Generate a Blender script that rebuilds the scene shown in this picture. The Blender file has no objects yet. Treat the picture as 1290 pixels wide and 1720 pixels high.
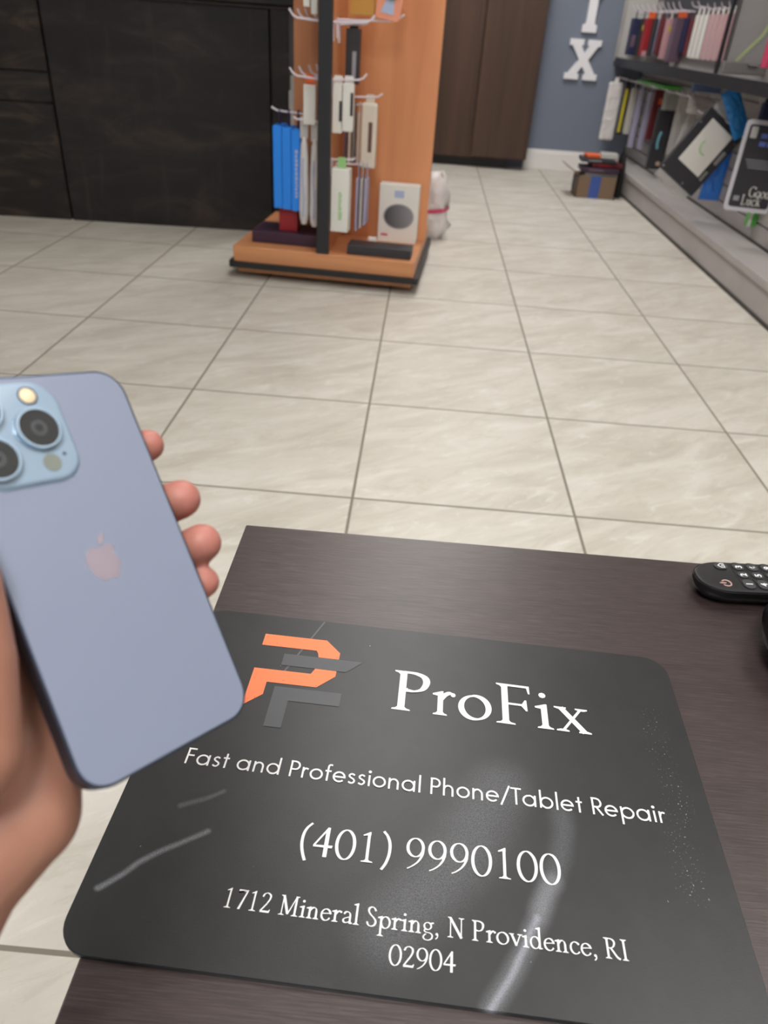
import bpy, bmesh, math, random
from mathutils import Vector, Matrix
random.seed(7)
D = bpy.data
SC = bpy.context.scene
COL = SC.collection
PI = math.pi

# ------------------------------------------------------------------ camera
cam_d = D.cameras.new('camera')
cam = D.objects.new('camera', cam_d)
COL.objects.link(cam)
SC.camera = cam
RIGHT = Vector((0.99633566, 0.06046294, 0.06049366))
DOWN = Vector((0.08377329, -0.5472933, -0.83273770))
FWD = Vector((-0.01724200, 0.83475402, -0.55035302))
CAMPOS = Vector((0.10206189, -1.40004476, 0.89255455))
cm = Matrix((RIGHT, -DOWN, -FWD)).transposed().to_4x4()
cm.translation = CAMPOS
cam.matrix_world = cm
cam_d.sensor_fit = 'AUTO'
cam_d.sensor_width = 36.0
cam_d.lens = 1241.0 / 1720.0 * 36.0
cam_d.clip_start = 0.02
cam_d.dof.use_dof = True
cam_d.dof.focus_distance = 0.56
cam_d.dof.aperture_fstop = 25.97 / 2.8

# ------------------------------------------------------------------ world, exposure, ceiling lights
W = D.worlds.new('world')
SC.world = W
W.use_nodes = True
bgn = W.node_tree.nodes['Background']
bgn.inputs[0].default_value = (0.86, 0.92, 1.0, 1)
bgn.inputs[1].default_value = 0.35
SC.view_settings.view_transform = 'Standard'
SC.view_settings.look = 'None'
SC.view_settings.exposure = 0.0
SC.view_settings.gamma = 1.0
SC.view_settings.use_curve_mapping = False
CEIL_Z = 2.75
LIGHT_POWER = 17.0
LIGHT_COL = (1.0, 0.975, 0.94, 1)
# x, y, relative strength
LIGHTS = [(0.15, 0.72, 0.55), (0.12, 2.2, 0.5), (0.6, 3.8, 1.15), (1.25, -0.7, 0.55), (-0.05, -2.05, 1.5)]


# ------------------------------------------------------------------ material helpers
def mat(name, color, rough=0.5, metal=0.0, spec=0.5, **kw):
    m = D.materials.new(name)
    m.use_nodes = True
    b = m.node_tree.nodes['Principled BSDF']
    b.inputs['Base Color'].default_value = (*color, 1)
    b.inputs['Roughness'].default_value = rough
    b.inputs['Metallic'].default_value = metal
    b.inputs['Specular IOR Level'].default_value = spec
    for k, v in kw.items():
        b.inputs[k].default_value = v
    return m


def s2l(r, g, b):
    f = lambda c: (c / 255 / 12.92) if c / 255 <= .04045 else ((c / 255 + .055) / 1.055) ** 2.4
    return (f(r), f(g), f(b))


class NT:
    """tiny node-tree helper"""
    def __init__(self, m):
        self.t = m.node_tree
        self.b = self.t.nodes['Principled BSDF']

    def n(self, typ, **kw):
        nd = self.t.nodes.new(typ)
        for k, v in kw.items():
            setattr(nd, k, v)
        return nd

    def put(self, sock, v):
        if isinstance(v, bpy.types.NodeSocket):
            self.t.links.new(v, sock)
        else:
            sock.default_value = v

    def math(self, op, a, b=None, c=None, clamp=False):
        nd = self.n('ShaderNodeMath', operation=op, use_clamp=clamp)
        self.put(nd.inputs[0], a)
        if b is not None:
            self.put(nd.inputs[1], b)
        if c is not None:
            self.put(nd.inputs[2], c)
        return nd.outputs[0]

    def vmath(self, op, a, b=None):
        nd = self.n('ShaderNodeVectorMath', operation=op)
        self.put(nd.inputs[0], a)
        if b is not None:
            self.put(nd.inputs[1], b)
        return nd.outputs['Value'] if op in ('LENGTH', 'DOT_PRODUCT', 'DISTANCE') else nd.outputs[0]

    def obj(self):
        return self.n('ShaderNodeTexCoord').outputs['Object']

    def mapping(self, vec, loc=(0, 0, 0), rot=(0, 0, 0), scale=(1, 1, 1)):
        nd = self.n('ShaderNodeMapping')
        self.put(nd.inputs['Vector'], vec)
        nd.inputs['Location'].default_value = loc
        nd.inputs['Rotation'].default_value = rot
        nd.inputs['Scale'].default_value = scale
        return nd.outputs[0]

    def noise(self, vec, scale=5, detail=4, rough=0.55, dist=0.0):
        nd = self.n('ShaderNodeTexNoise')
        self.put(nd.inputs['Vector'], vec)
        nd.inputs['Scale'].default_value = scale
        nd.inputs['Detail'].default_value = detail
        nd.inputs['Roughness'].default_value = rough
        nd.inputs['Distortion'].default_value = dist
        return nd.outputs['Fac']

    def ramp(self, fac, stops):
        nd = self.n('ShaderNodeValToRGB')
        self.put(nd.inputs[0], fac)
        e = nd.color_ramp.elements
        while len(e) < len(stops):
            e.new(0.5)
        for el, (p, c) in zip(e, stops):
            el.position = p
            el.color = (*c, 1) if len(c) == 3 else c
        return nd.outputs[0]

    def mix(self, fac, a, b):
        nd = self.n('ShaderNodeMix', data_type='RGBA')
        self.put(nd.inputs['Factor'], fac)
        self.put(nd.inputs['A'], a if isinstance(a, bpy.types.NodeSocket) else (*a, 1))
        self.put(nd.inputs['B'], b if isinstance(b, bpy.types.NodeSocket) else (*b, 1))
        return nd.outputs['Result']

    def smooth(self, v, lo, hi, a=0.0, b=1.0):
        nd = self.n('ShaderNodeMapRange', interpolation_type='SMOOTHSTEP')
        self.put(nd.inputs[0], v)
        for i, x in enumerate((lo, hi, a, b)):
            nd.inputs[i + 1].default_value = x
        return nd.outputs[0]

    def seg(self, vec, a, b):
        """distance of the point to a line segment in the xy plane"""
        pa = self.vmath('SUBTRACT', vec, (a[0], a[1], 0))
        pa = self.vmath('MULTIPLY', pa, (1, 1, 0))
        ba = (b[0] - a[0], b[1] - a[1], 0)
        L2 = ba[0] ** 2 + ba[1] ** 2
        h = self.math('DIVIDE', self.vmath('DOT_PRODUCT', pa, ba), L2, clamp=True)
        nd = self.n('ShaderNodeVectorMath', operation='SCALE')
        nd.inputs[0].default_value = ba
        self.put(nd.inputs['Scale'], h)
        return self.vmath('DISTANCE', pa, nd.outputs[0])

    def color(self, c):
        self.put(self.b.inputs['Base Color'], c)

    def bump(self, h, strength=0.3, dist=0.001):
        nd = self.n('ShaderNodeBump')
        nd.inputs['Strength'].default_value = strength
        nd.inputs['Distance'].default_value = dist
        self.put(nd.inputs['Height'], h)
        self.put(self.b.inputs['Normal'], nd.outputs[0])


# ------------------------------------------------------------------ mesh helpers
def link(name, me, m=None, parent=None, loc=None, rot=None):
    o = D.objects.new(name, me)
    COL.objects.link(o)
    if m is not None and me is not None:
        me.materials.append(m)
    if parent is not None:
        o.parent = parent
    if loc is not None:
        o.location = loc
    if rot is not None:
        o.rotation_euler = rot
    return o


def obj(name, bm, m, parent=None, loc=None, rot=None, smooth=None):
    me = D.meshes.new(name)
    bmesh.ops.recalc_face_normals(bm, faces=bm.faces[:])
    bm.to_mesh(me)
    bm.free()
    if smooth is not None:
        for p in me.polygons:
            p.use_smooth = True
        me.set_sharp_from_angle(angle=math.radians(smooth))
    return link(name, me, m, parent, loc, rot)


def tag(o, label, cat=None, group=None):
    o['label'] = label
    if cat:
        o['category'] = cat
    if group:
        o['group'] = group
    return o


def thing(name, label, cat, loc=(0, 0, 0), rot=(0, 0, 0), group=None):
    o = D.objects.new(name, None)
    COL.objects.link(o)
    o.empty_display_size = 0.05
    o.location = loc
    o.rotation_euler = rot
    return tag(o, label, cat, group)


def structure(name, bm, m, **kw):
    o = obj(name, bm, m, **kw)
    o['kind'] = 'structure'
    return o


def NB():
    return bmesh.new()


def box(bm, x0, x1, y0, y1, z0, z1, bev=0.0, seg=2):
    g = bmesh.ops.create_cube(bm, size=1.0)
    vs = g['verts']
    for v in vs:
        v.co = Vector(((x0 + x1) / 2 + v.co.x * (x1 - x0), (y0 + y1) / 2 + v.co.y * (y1 - y0), (z0 + z1) / 2 + v.co.z * (z1 - z0)))
    if bev:
        es = list({e for v in vs for e in v.link_edges})
        bmesh.ops.bevel(bm, geom=vs + es, offset=bev, segments=seg, profile=0.5, affect='EDGES')
    return bm


def tube(bm, pts, r, n=8, caps=True):
    """tube along a polyline; r a number or list of radii"""
    pts = [Vector(p) for p in pts]
    rs = r if isinstance(r, (list, tuple)) else [r] * len(pts)
    rings = []
    up = None
    for i, p in enumerate(pts):
        d = (pts[min(i + 1, len(pts) - 1)] - pts[max(i - 1, 0)]).normalized()
        if up is None:
            up = Vector((0, 0, 1)) if abs(d.z) < 0.9 else Vector((1, 0, 0))
        a = d.cross(up).normalized()
        b = a.cross(d).normalized()
        up = b
        rings.append([bm.verts.new(p + (a * math.cos(2 * PI * k / n) + b * math.sin(2 * PI * k / n)) * rs[i]) for k in range(n)])
    for A, B in zip(rings, rings[1:]):
        for k in range(n):
            bm.faces.new((A[k], A[(k + 1) % n], B[(k + 1) % n], B[k]))
    if caps:
        bm.faces.new(rings[0][::-1])
        bm.faces.new(rings[-1])
    return bm


def lathe(bm, prof, n=32, c=(0, 0, 0)):
    """profile [(r, z)...] spun about z"""
    rings = []
    for r, z in prof:
        if r < 1e-6:
            rings.append([bm.verts.new((c[0], c[1], c[2] + z))])
        else:
            rings.append([bm.verts.new((c[0] + r * math.cos(2 * PI * k / n), c[1] + r * math.sin(2 * PI * k / n), c[2] + z)) for k in range(n)])
    for A, B in zip(rings, rings[1:]):
        for k in range(n):
            k2 = (k + 1) % n
            if len(A) == 1 and len(B) == 1:
                continue
            if len(A) == 1:
                bm.faces.new((A[0], B[k2], B[k]))
            elif len(B) == 1:
                bm.faces.new((A[k], A[k2], B[0]))
            else:
                bm.faces.new((A[k], A[k2], B[k2], B[k]))
    return bm


def prism(bm, pts, z0, z1):
    """polygon in xy raised from z0 to z1"""
    a = [bm.verts.new((x, y, z0)) for x, y in pts]
    b = [bm.verts.new((x, y, z1)) for x, y in pts]
    bm.faces.new(a[::-1])
    bm.faces.new(b)
    n = len(pts)
    for i in range(n):
        bm.faces.new((a[i], a[(i + 1) % n], b[(i + 1) % n], b[i]))
    return bm


def rrect(w, h, r, n=8, cx=0.0, cy=0.0, power=2.0):
    """rounded rectangle outline, counter clockwise (power > 2 gives a squircle corner)"""
    out = []
    for sx, sy, a0 in ((1, 1, 0), (-1, 1, PI / 2), (-1, -1, PI), (1, -1, 1.5 * PI)):
        for k in range(n + 1):
            a = a0 + PI / 2 * k / n
            ca, sa = math.cos(a), math.sin(a)
            ca = math.copysign(abs(ca) ** (2 / power), ca)
            sa = math.copysign(abs(sa) ** (2 / power), sa)
            out.append((cx + sx * (w / 2 - r) + r * ca, cy + sy * (h / 2 - r) + r * sa))
    return out


def loft(bm, rings, close=True):
    """rings of equal length point lists"""
    R = [[bm.verts.new(p) for p in ring] for ring in rings]
    for A, B in zip(R, R[1:]):
        n = len(A)
        for k in range(n):
            bm.faces.new((A[k], A[(k + 1) % n], B[(k + 1) % n], B[k]))
    if close:
        bm.faces.new(R[0][::-1])
        bm.faces.new(R[-1])
    return bm


def ellipsoid(bm, c, r, u=16, v=10):
    g = bmesh.ops.create_uvsphere(bm, u_segments=u, v_segments=v, radius=1.0)
    for w in g['verts']:
        w.co = Vector((c[0] + w.co.x * r[0], c[1] + w.co.y * r[1], c[2] + w.co.z * r[2]))
    return bm


# ------------------------------------------------------------------ materials
# floor tiles
M_floor = mat('floor_tiles', (0.6, 0.58, 0.52), 0.3)
t = NT(M_floor)
P = t.obj()
sc = t.vmath('SCALE', P) if False else t.mapping(P, scale=(2, 2, 2))
sep = t.n('ShaderNodeSeparateXYZ')
t.put(sep.inputs[0], sc)


def edge_dist(v):
    f = t.math('FRACT', v)
    return t.math('MINIMUM', f, t.math('SUBTRACT', 1.0, f))


ed = t.math('MINIMUM', edge_dist(sep.outputs[0]), edge_dist(sep.outputs[1]))
grout = t.smooth(ed, 0.0050, 0.0078, 1.0, 0.0)
cell = t.vmath('FLOOR', sc)
wn = t.n('ShaderNodeTexWhiteNoise', noise_dimensions='3D')
t.put(wn.inputs['Vector'], cell)
offs = t.vmath('MULTIPLY', wn.outputs['Color'], (7.0, 7.0, 7.0))
pv = t.vmath('ADD', P, offs)
rot = t.mapping(pv, rot=(0, 0, math.radians(-32)), scale=(1, 1, 1))
rot = t.mapping(rot, scale=(1.0, 3.2, 1.0))
n1 = t.noise(rot, 3.2, 7, 0.62, 0.9)
n2 = t.noise(rot, 9.0, 8, 0.68, 1.2)
n3 = t.noise(pv, 2.0, 3, 0.5, 0.3)
base = t.ramp(n1, [(0.34, s2l(186, 180, 169)), (0.52, s2l(202, 197, 187)), (0.68, s2l(214, 210, 203))])
vein = t.smooth(n2, 0.54, 0.70)
base = t.mix(t.math('MULTIPLY', vein, 0.55), base, s2l(229, 227, 221))
dark = t.smooth(n2, 0.46, 0.36)
base = t.mix(t.math('MULTIPLY', dark, 0.35), base, s2l(176, 168, 154))
base = t.mix(t.math('MULTIPLY', n3, 0.35), base, s2l(204, 200, 188))
t.color(t.mix(grout, base, s2l(128, 122, 110)))
t.put(t.b.inputs['Roughness'], t.math('ADD', t.math('MULTIPLY', grout, 0.3), 0.46))
t.bump(t.math('SUBTRACT', t.math('MULTIPLY', n2, 0.25), grout), 0.25, 0.002)


def wood(name, dark, light, axis=2, scale=14, stretch=0.08, rough=0.45, contrast=(0.35, 0.65), bump=0.0):
    m = mat(name, dark, rough)
    t = NT(m)
    s = [1.0, 1.0, 1.0]
    s[axis] = stretch
    v = t.mapping(t.obj(), scale=s)
    n = t.noise(v, scale, 6, 0.6, 0.6)
    t.color(t.ramp(n, [(contrast[0], dark), (contrast[1], light)]))
    if bump:
        t.bump(n, bump, 0.001)
    return m


M_orange_wood = wood('honey_wood', s2l(192, 124, 82), s2l(218, 150, 104), 2, 9, 0.07, 0.4, (0.3, 0.7))
M_orange_flat = wood('honey_wood_flat', s2l(186, 122, 82), s2l(212, 148, 102), 0, 9, 0.07, 0.4, (0.3, 0.7))
M_cab = wood('brown_cabinet_wood', s2l(60, 42, 33), s2l(84, 60, 46), 2, 10, 0.05, 0.5, (0.3, 0.7))
M_table = mat('espresso_wood', s2l(74, 62, 62), 0.36, 0, 0.6)
t = NT(M_table)
v = t.mapping(t.obj(), scale=(0.045, 1.0, 1.0))
ng = t.noise(v, 780, 5, 0.62, 0.1)
nb = t.noise(t.mapping(t.obj(), scale=(0.03, 1, 1)), 130, 4, 0.6, 0.3)
c1 = t.ramp(ng, [(0.34, s2l(38, 29, 29)), (0.5, s2l(56, 45, 45)), (0.68, s2l(80, 68, 67))])
c2 = t.ramp(nb, [(0.3, s2l(46, 36, 36)), (0.7, s2l(68, 56, 56))])
cc = t.mix(0.4, c1, c2)
# two small dull stains on the veneer
st = t.math('MINIMUM', t.seg(t.obj(), (0.1725, -0.826), (0.1755, -0.8365)), t.seg(t.obj(), (0.172, -0.8585), (0.174, -0.859)))
cc = t.mix(t.math('MULTIPLY', t.smooth(t.math('ADD', st, t.math('MULTIPLY', nb, 0.003)), 0.0018, 0.0042, 1, 0), 0.75), cc, s2l(40, 33, 32))
t.color(cc)
t.bump(ng, 0.25, 0.0004)

M_dark = mat('dark_stained_wood', s2l(38, 32, 31), 0.55)
t = NT(M_dark)
v = t.mapping(t.obj(), scale=(0.35, 1.0, 1.0))
na = t.noise(v, 7, 8, 0.65, 1.0)
nb = t.noise(t.mapping(t.obj(), scale=(1.0, 1, 0.12)), 18, 5, 0.6, 0.4)
c = t.ramp(na, [(0.36, s2l(19, 15, 17)), (0.50, s2l(28, 23, 24)), (0.66, s2l(56, 45, 39))])
c = t.mix(t.math('MULTIPLY', t.smooth(nb, 0.55, 0.75), 0.4), c, s2l(70, 54, 45))
t.color(c)
M_dark_worn = mat('worn_stained_wood', s2l(44, 36, 33), 0.55)
t = NT(M_dark_worn)
v = t.mapping(t.obj(), scale=(0.25, 1.0, 1.0))
na = t.noise(v, 10, 8, 0.68, 1.4)
c = t.ramp(na, [(0.36, s2l(20, 17, 17)), (0.50, s2l(33, 27, 25)), (0.66, s2l(72, 57, 47))])
t.color(c)

M_wall = mat('grey_blue_paint', s2l(118, 126, 142), 0.7)
t = NT(M_wall)
nn = t.noise(t.obj(), 60, 3, 0.5)
t.bump(nn, 0.1, 0.001)
M_wall_w = mat('pale_wall_paint', s2l(196, 194, 188), 0.75)
M_white_trim = mat('white_trim_paint', s2l(232, 230, 228), 0.5)
M_ceil = mat('ceiling_white', s2l(225, 223, 218), 0.8)
M_letter = mat('letter_white', s2l(240, 240, 245), 0.5)
M_black_plastic = mat('black_plastic', s2l(32, 31, 33), 0.42)
M_black_rubber = mat('black_rubber', s2l(34, 33, 34), 0.6)
M_black_metal = mat('black_metal', s2l(36, 36, 40), 0.45)
M_slat = mat('grey_laminate', s2l(152, 148, 145), 0.42)
t = NT(M_slat)
nn = t.noise(t.mapping(t.obj(), scale=(1, 0.4, 1)), 5, 5, 0.6, 0.3)
t.color(t.ramp(nn, [(0.3, s2l(156, 151, 150)), (0.7, s2l(176, 171, 170))]))
M_slat_dark = mat('dark_grey_laminate', s2l(78, 75, 76), 0.45)
M_groove = mat('groove_dark', s2l(62, 58, 56), 0.6)
M_hook = mat('white_hook_wire', s2l(222, 214, 224), 0.35)
M_chrome = mat('chrome', s2l(190, 190, 192), 0.25, 1.0)
M_white_card = mat('white_card', s2l(226, 224, 218), 0.45)
M_offwhite = mat('ivory_card', s2l(214, 204, 190), 0.45)
M_clear = mat('clear_plastic', s2l(222, 222, 222), 0.18, 0, 0.5)
M_clear.node_tree.nodes['Principled BSDF'].inputs['Alpha'].default_value = 0.22
M_frost = mat('frosted_plastic', s2l(205, 203, 200), 0.3)
M_frost.node_tree.nodes['Principled BSDF'].inputs['Alpha'].default_value = 0.8


def flat(name, r, g, b, rough=0.45):
    return mat(name, s2l(r, g, b), rough)


M_blue = flat('bright_blue_card', 36, 136, 240)
M_navy = flat('navy_card', 36, 42, 78)
M_red = flat('red_card', 160, 32, 40)
M_darkred = flat('dark_red_card', 104, 34, 42)
M_purple = flat('dark_plum_card', 60, 36, 56)
M_mauve = flat('mauve_card', 106, 84, 100)
M_pink = flat('dusty_pink_card', 196, 150, 156)
M_hotpink = flat('hot_pink_card', 204, 66, 106)
M_orange = flat('orange_card', 232, 106, 58)
M_gold = flat('gold_card', 190, 140, 66, 0.35)
M_salmon = flat('salmon_card', 226, 150, 122)
M_pale_blue = flat('pale_blue_card', 172, 184, 214)
M_green = flat('green_card', 88, 178, 76)
M_pgreen = flat('pale_green_card', 150, 200, 130)
M_lime = flat('lime_plastic', 160, 190, 40)
M_yellow = flat('yellow_card', 200, 184, 46)
M_greycard = flat('grey_card', 128, 126, 126)
M_charcoal = flat('charcoal_card', 50, 49, 54)
M_lavender = flat('lavender_plastic', 168, 162, 190)
M_tan = flat('tan_print', 196, 168, 140)
M_teal = flat('teal_print', 108, 168, 186)
M_brownprint = flat('brown_print', 104, 74, 64)
M_kraft = mat('cardboard', s2l(132, 108, 88), 0.75)
M_tape = flat('blue_tape', 62, 92, 168, 0.35)
M_greytext = flat('grey_print', 150, 150, 158)


def crinkle(name, col, rough=0.2, alpha=1.0, strength=0.9, scale=16):
    m = mat(name, col, rough)
    t = NT(m)
    nn = t.noise(t.obj(), scale, 5, 0.6, 1.2)
    t.bump(nn, strength, 0.02)
    t.b.inputs['Alpha'].default_value = alpha
    return m


M_bag_white = crinkle('white_plastic_film', s2l(228, 224, 224), 0.25)
M_bag_clear = crinkle('clear_plastic_film', s2l(206, 203, 202), 0.12, 0.5)
M_bag_blue = crinkle('blue_plastic_film', s2l(30, 134, 216), 0.12)
M_bag_deep = crinkle('deep_blue_plastic_film', s2l(56, 132, 232), 0.2)

# ------------------------------------------------------------------ room shell
XL, XR, YB, YF = -3.4, 1.66, 5.10, -3.2
structure('floor', box(NB(), XL, XR + 0.4, YF, YB + 0.1, -0.1, 0.0), M_floor)
structure('ceiling', box(NB(), XL, XR + 0.4, YF, YB + 0.1, CEIL_Z, CEIL_Z + 0.1), M_ceil)
structure('wall_back', box(NB(), XL, XR + 0.4, YB, YB + 0.1, 0.0, CEIL_Z), M_wall)
structure('wall_right', box(NB(), 1.70, 1.80, YF, YB, 0.0, CEIL_Z), M_wall_w)
structure('wall_left', box(NB(), XL - 0.1, XL, YF, YB, 0.0, CEIL_Z), M_wall_w)
bm = NB()
box(bm, 0.868, 1.698, YB - 0.016, YB, 0.0, 0.125, 0.003, 1)
box(bm, 0.868, 1.698, YB - 0.011, YB, 0.120, 0.145, 0.004, 2)
structure('baseboard_back', bm, M_white_trim)

for i, (lx, ly, pw) in enumerate(LIGHTS):
    M_emit = D.materials.new('light_diffuser')
    M_emit.use_nodes = True
    nt = M_emit.node_tree
    nt.nodes.clear()
    e = nt.nodes.new('ShaderNodeEmission')
    e.inputs[0].default_value = LIGHT_COL
    e.inputs[1].default_value = LIGHT_POWER * pw
    om = nt.nodes.new('ShaderNodeOutputMaterial')
    nt.links.new(e.outputs[0], om.inputs[0])
    L = thing('ceiling_light', 'white framed ceiling light panel above the shop floor', 'ceiling light', (lx, ly, CEIL_Z), group='ceiling light panels')
    bm = NB()
    for a, b, c_, d in ((-.32, .32, -.62, -.60), (-.32, .32, .60, .62), (-.32, -.30, -.60, .60), (.30, .32, -.60, .60)):
        box(bm, a, b, c_, d, -0.03, 0.0)
    obj('frame', bm, M_white_trim, L)
    obj('diffuser', box(NB(), -.30, .30, -.60, .60, -0.02, 0.0), M_emit, L)

# ------------------------------------------------------------------ counter on the left
CT = thing('counter', 'dark stained wooden shop counter with scuffed front behind the display stand', 'counter', (-1.6, 2.31, 0), (0, 0, math.radians(3.9)))
bm = NB()
box(bm, 0.005, 0.98, 0.0, 0.03, 0.0, 0.93, 0.004, 1)
obj('front_panel', bm, M_dark, CT)
bm = NB()
box(bm, -1.2, -0.005, 0.004, 0.03, 0.0, 0.50, 0.004, 1)
box(bm, -1.2, -0.005, 0.004, 0.03, 0.502, 0.622, 0.004, 1)
box(bm, -1.2, -0.005, 0.004, 0.03, 0.624, 0.93, 0.004, 1)
o = obj('front_panel', bm, M_dark_worn, CT)
o['label'] = 'worn plank front panel with bare scratches'
obj('corner_post', box(NB(), 0.985, 1.065, -0.004, 0.07, 0.0, 0.93, 0.005, 2), M_dark, CT)
obj('side_panel', box(NB(), 1.01, 1.06, 0.07, 0.62, 0.0, 0.93), M_dark, CT)
obj('carcass', box(NB(), -1.2, 1.0, 0.035, 0.60, 0.0, 0.925), M_dark, CT)
obj('top_trim', box(NB(), -1.2, 1.07, -0.012, 0.004, 0.915, 0.93, 0.004, 2), M_dark_worn, CT)
obj('worktop', box(NB(), -1.22, 1.09, -0.03, 0.66, 0.93, 0.97, 0.006, 2), M_dark_worn, CT)

# ------------------------------------------------------------------ tall cabinet at the back
CB = thing('tall_cabinet', 'tall brown wooden cabinet with two doors against the back wall', 'cabinet', (0.1, 4.93, 0))
obj('body', box(NB(), 0.0, 0.755, 0.03, 0.165, 0.065, 2.1), M_cab, CB)
obj('toe_kick', box(NB(), 0.02, 0.63, 0.085, 0.165, 0.0, 0.065), M_black_plastic, CB)
bm = NB()
box(bm, 0.0, 0.30, 0.018, 0.03, 0.07, 2.09, 0.002, 1)
d = obj('door', bm, M_cab, CB)
bm = NB()
box(bm, 0.34, 0.765, -0.02, 0.03, 0.082, 2.09, 0.003, 1)
d = obj('door', bm, M_cab, CB)
for z in (1.35,):
    obj('handle', tube(NB(), [(0.37, -0.02, z), (0.37, -0.045, z), (0.37, -0.045, z + 0.12), (0.37, -0.02, z + 0.12)], 0.005), M_chrome, d)

# ------------------------------------------------------------------ wall letters
def letter(name, label, polys, cx, z0):
    o = thing(name, label, 'letter', (cx, YB - 0.002, z0), group='white wall letters')
    bm = NB()
    for poly in polys:
        prism(bm, poly, 0.0, 0.022)
    obj('letter_face', bm, M_letter, o, rot=(PI / 2, 0, 0))
    return o


def unite(polys):
    return polys


# X, 0.235 wide and 0.25 tall with slab serifs, cut as one board
xs = [(-.117, .255), (-.117, .215), (-.095, .215), (-.035, .128), (-.100, .040), (-.122, .040), (-.122, 0), (-.018, 0), (-.018, .036),
      (-.034, .040), (-.002, .086), (.030, .040), (.016, .036), (.016, 0), (.118, 0), (.118, .040), (.098, .040), (.034, .128), (.092, .215), (.112, .215), (.112, .255),
      (.014, .255), (.014, .219), (.028, .215), (.000, .170), (-.030, .215), (-.016, .219), (-.016, .255)]
letter('wall_letter', 'white letter X on grey blue wall, below the letter I', [xs], 1.197, 0.632)
isx = [(-.052, 0), (.052, 0), (.052, .042), (.031, .056), (.031, .199), (.052, .213), (.052, .255), (-.052, .255), (-.052, .213), (-.031, .199), (-.031, .056), (-.052, .042)]
letter('wall_letter', 'white letter I on grey blue wall, above the letter X', [isx], 1.2, 0.93)

# ------------------------------------------------------------------ hook builder
def hook(name, parent, base, direction, length, tip, r=0.0035, plate=True, m=None):
    """double wire peg hook: base point, unit direction in xy, upturned end; sized to hang packs from"""
    bm = NB()
    b = Vector(base)
    d = Vector((direction[0], direction[1], 0)).normalized()
    side = Vector((-d.y, d.x, 0))
    L = length
    tube(bm, [b, b + d * (L * 0.78) + Vector((0, 0, 0.006)), b + d * (L * 0.90) + Vector((0, 0, tip * 0.45)), b + d * L + Vector((0, 0, tip))], r, 8)
    if plate:
        tube(bm, [b + side * 0.014 + Vector((0, 0, -0.055)), b + side * 0.014 + Vector((0, 0, 0.004)), b - side * 0.014 + Vector((0, 0, 0.004)), b - side * 0.014 + Vector((0, 0, -0.055))], r * 0.9, 6)
        p0 = b - d * 0.002
        tube(bm, [p0 + side * 0.016 + Vector((0, 0, -0.02)), p0 - side * 0.016 + Vector((0, 0, -0.02))], r * 0.8, 6)
    return obj(name, bm, m or M_hook, parent, smooth=50)


# ------------------------------------------------------------------ pinwheel display stand
DS = thing('display_stand', 'honey wood display stand with black edged wing and white hooks on low base', 'display stand', (-0.26, 1.95, 0))
bx0, bx1, by0, by1 = -0.365, 0.362, -0.372, 0.30     # base in stand coordinates
obj('base', box(NB(), bx0, bx1, by0, by1, 0.062, 0.125, 0.004, 2), M_orange_flat, DS)
obj('plinth', box(NB(), bx0 + 0.012, bx1 - 0.012, by0 + 0.012, by1 - 0.012, 0.022, 0.046, 0.003, 1), M_orange_flat, DS)
bm = NB()
prism(bm, rrect(bx1 - bx0 + 0.036, by1 - by0 + 0.036, 0.02, 5, (bx0 + bx1) / 2, (by0 + by1) / 2), 0.044, 0.066)
obj('bumper_rail', bm, M_black_rubber, DS)
for sx in (-0.27, 0.27):
    for sy in (-0.28, 0.22):
        bm = NB()
        box(bm, sx - 0.018, sx + 0.018, sy - 0.012, sy + 0.012, 0.012, 0.024)
        lathe(bm, [(0, -0.008), (0.012, -0.008), (0.012, 0.008), (0, 0.008)], 16)
        for vv in bm.verts[-34:]:
            vv.co = Vector((sx + vv.co.z, sy + vv.co.x, 0.012 + vv.co.y))
        obj('caster', bm, M_black_rubber, DS)
obj('cross_panel', box(NB(), -0.197, 0.372, -0.02, 0.0, 0.125, 2.1, 0.002, 1), M_orange_wood, DS)
obj('wing', box(NB(), -0.018, 0.012, -0.352, -0.02, 0.125, 2.1, 0.002, 1), M_orange_wood, DS)
obj('wing', box(NB(), -0.018, 0.012, 0.0, 0.29, 0.125, 2.1, 0.002, 1), M_orange_wood, DS)
obj('edge_post', box(NB(), -0.028, 0.020, -0.374, -0.352, 0.125, 2.1, 0.003, 2), M_black_metal, DS)
# rows of hooks, stand coordinates (world minus origin)
LHOOK = -0.018
RHOOK = 0.012
for z, ys in ((0.886, (-0.325, -0.275, -0.225, -0.175, -0.125)), (0.714, (-0.325, -0.255, -0.165, -0.11))):
    for k, y in enumerate(ys):
        hook('hook', DS, (LHOOK, y, z), (-1, 0), 0.122 - 0.017 * k, 0.03 + 0.002 * k)
hook('hook', DS, (RHOOK, -0.325, 0.886), (1, 0), 0.145, 0.028)
hook('hook', DS, (RHOOK, -0.235, 0.895), (1, 0), 0.235, 0.028)
hook('hook', DS, (RHOOK, -0.325, 0.716), (1, 0), 0.125, 0.026)
hook('hook', DS, (RHOOK, -0.20, 0.880), (1, 0), 0.11, 0.02)
hook('hook', DS, (RHOOK, -0.175, 0.655), (1, 0), 0.165, 0.02)
hook('hook', DS, (LHOOK, -0.235, 0.590), (-1, 0), 0.215, 0.018)
hook('hook', DS, (LHOOK, -0.30, 0.575), (-1, 0), 0.115, 0.012)
hook('hook', DS, (RHOOK, -0.30, 0.455), (1, 0), 0.09, 0.012)
hook('hook', DS, (RHOOK, -0.19, 0.425), (1, 0), 0.14, 0.012)
hook('hook', DS, (RHOOK, -0.14, 0.625), (1, 0), 0.11, 0.012)
hook('hook', DS, (LHOOK, -0.305, 1.04), (-1, 0), 0.1, 0.012)
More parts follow.
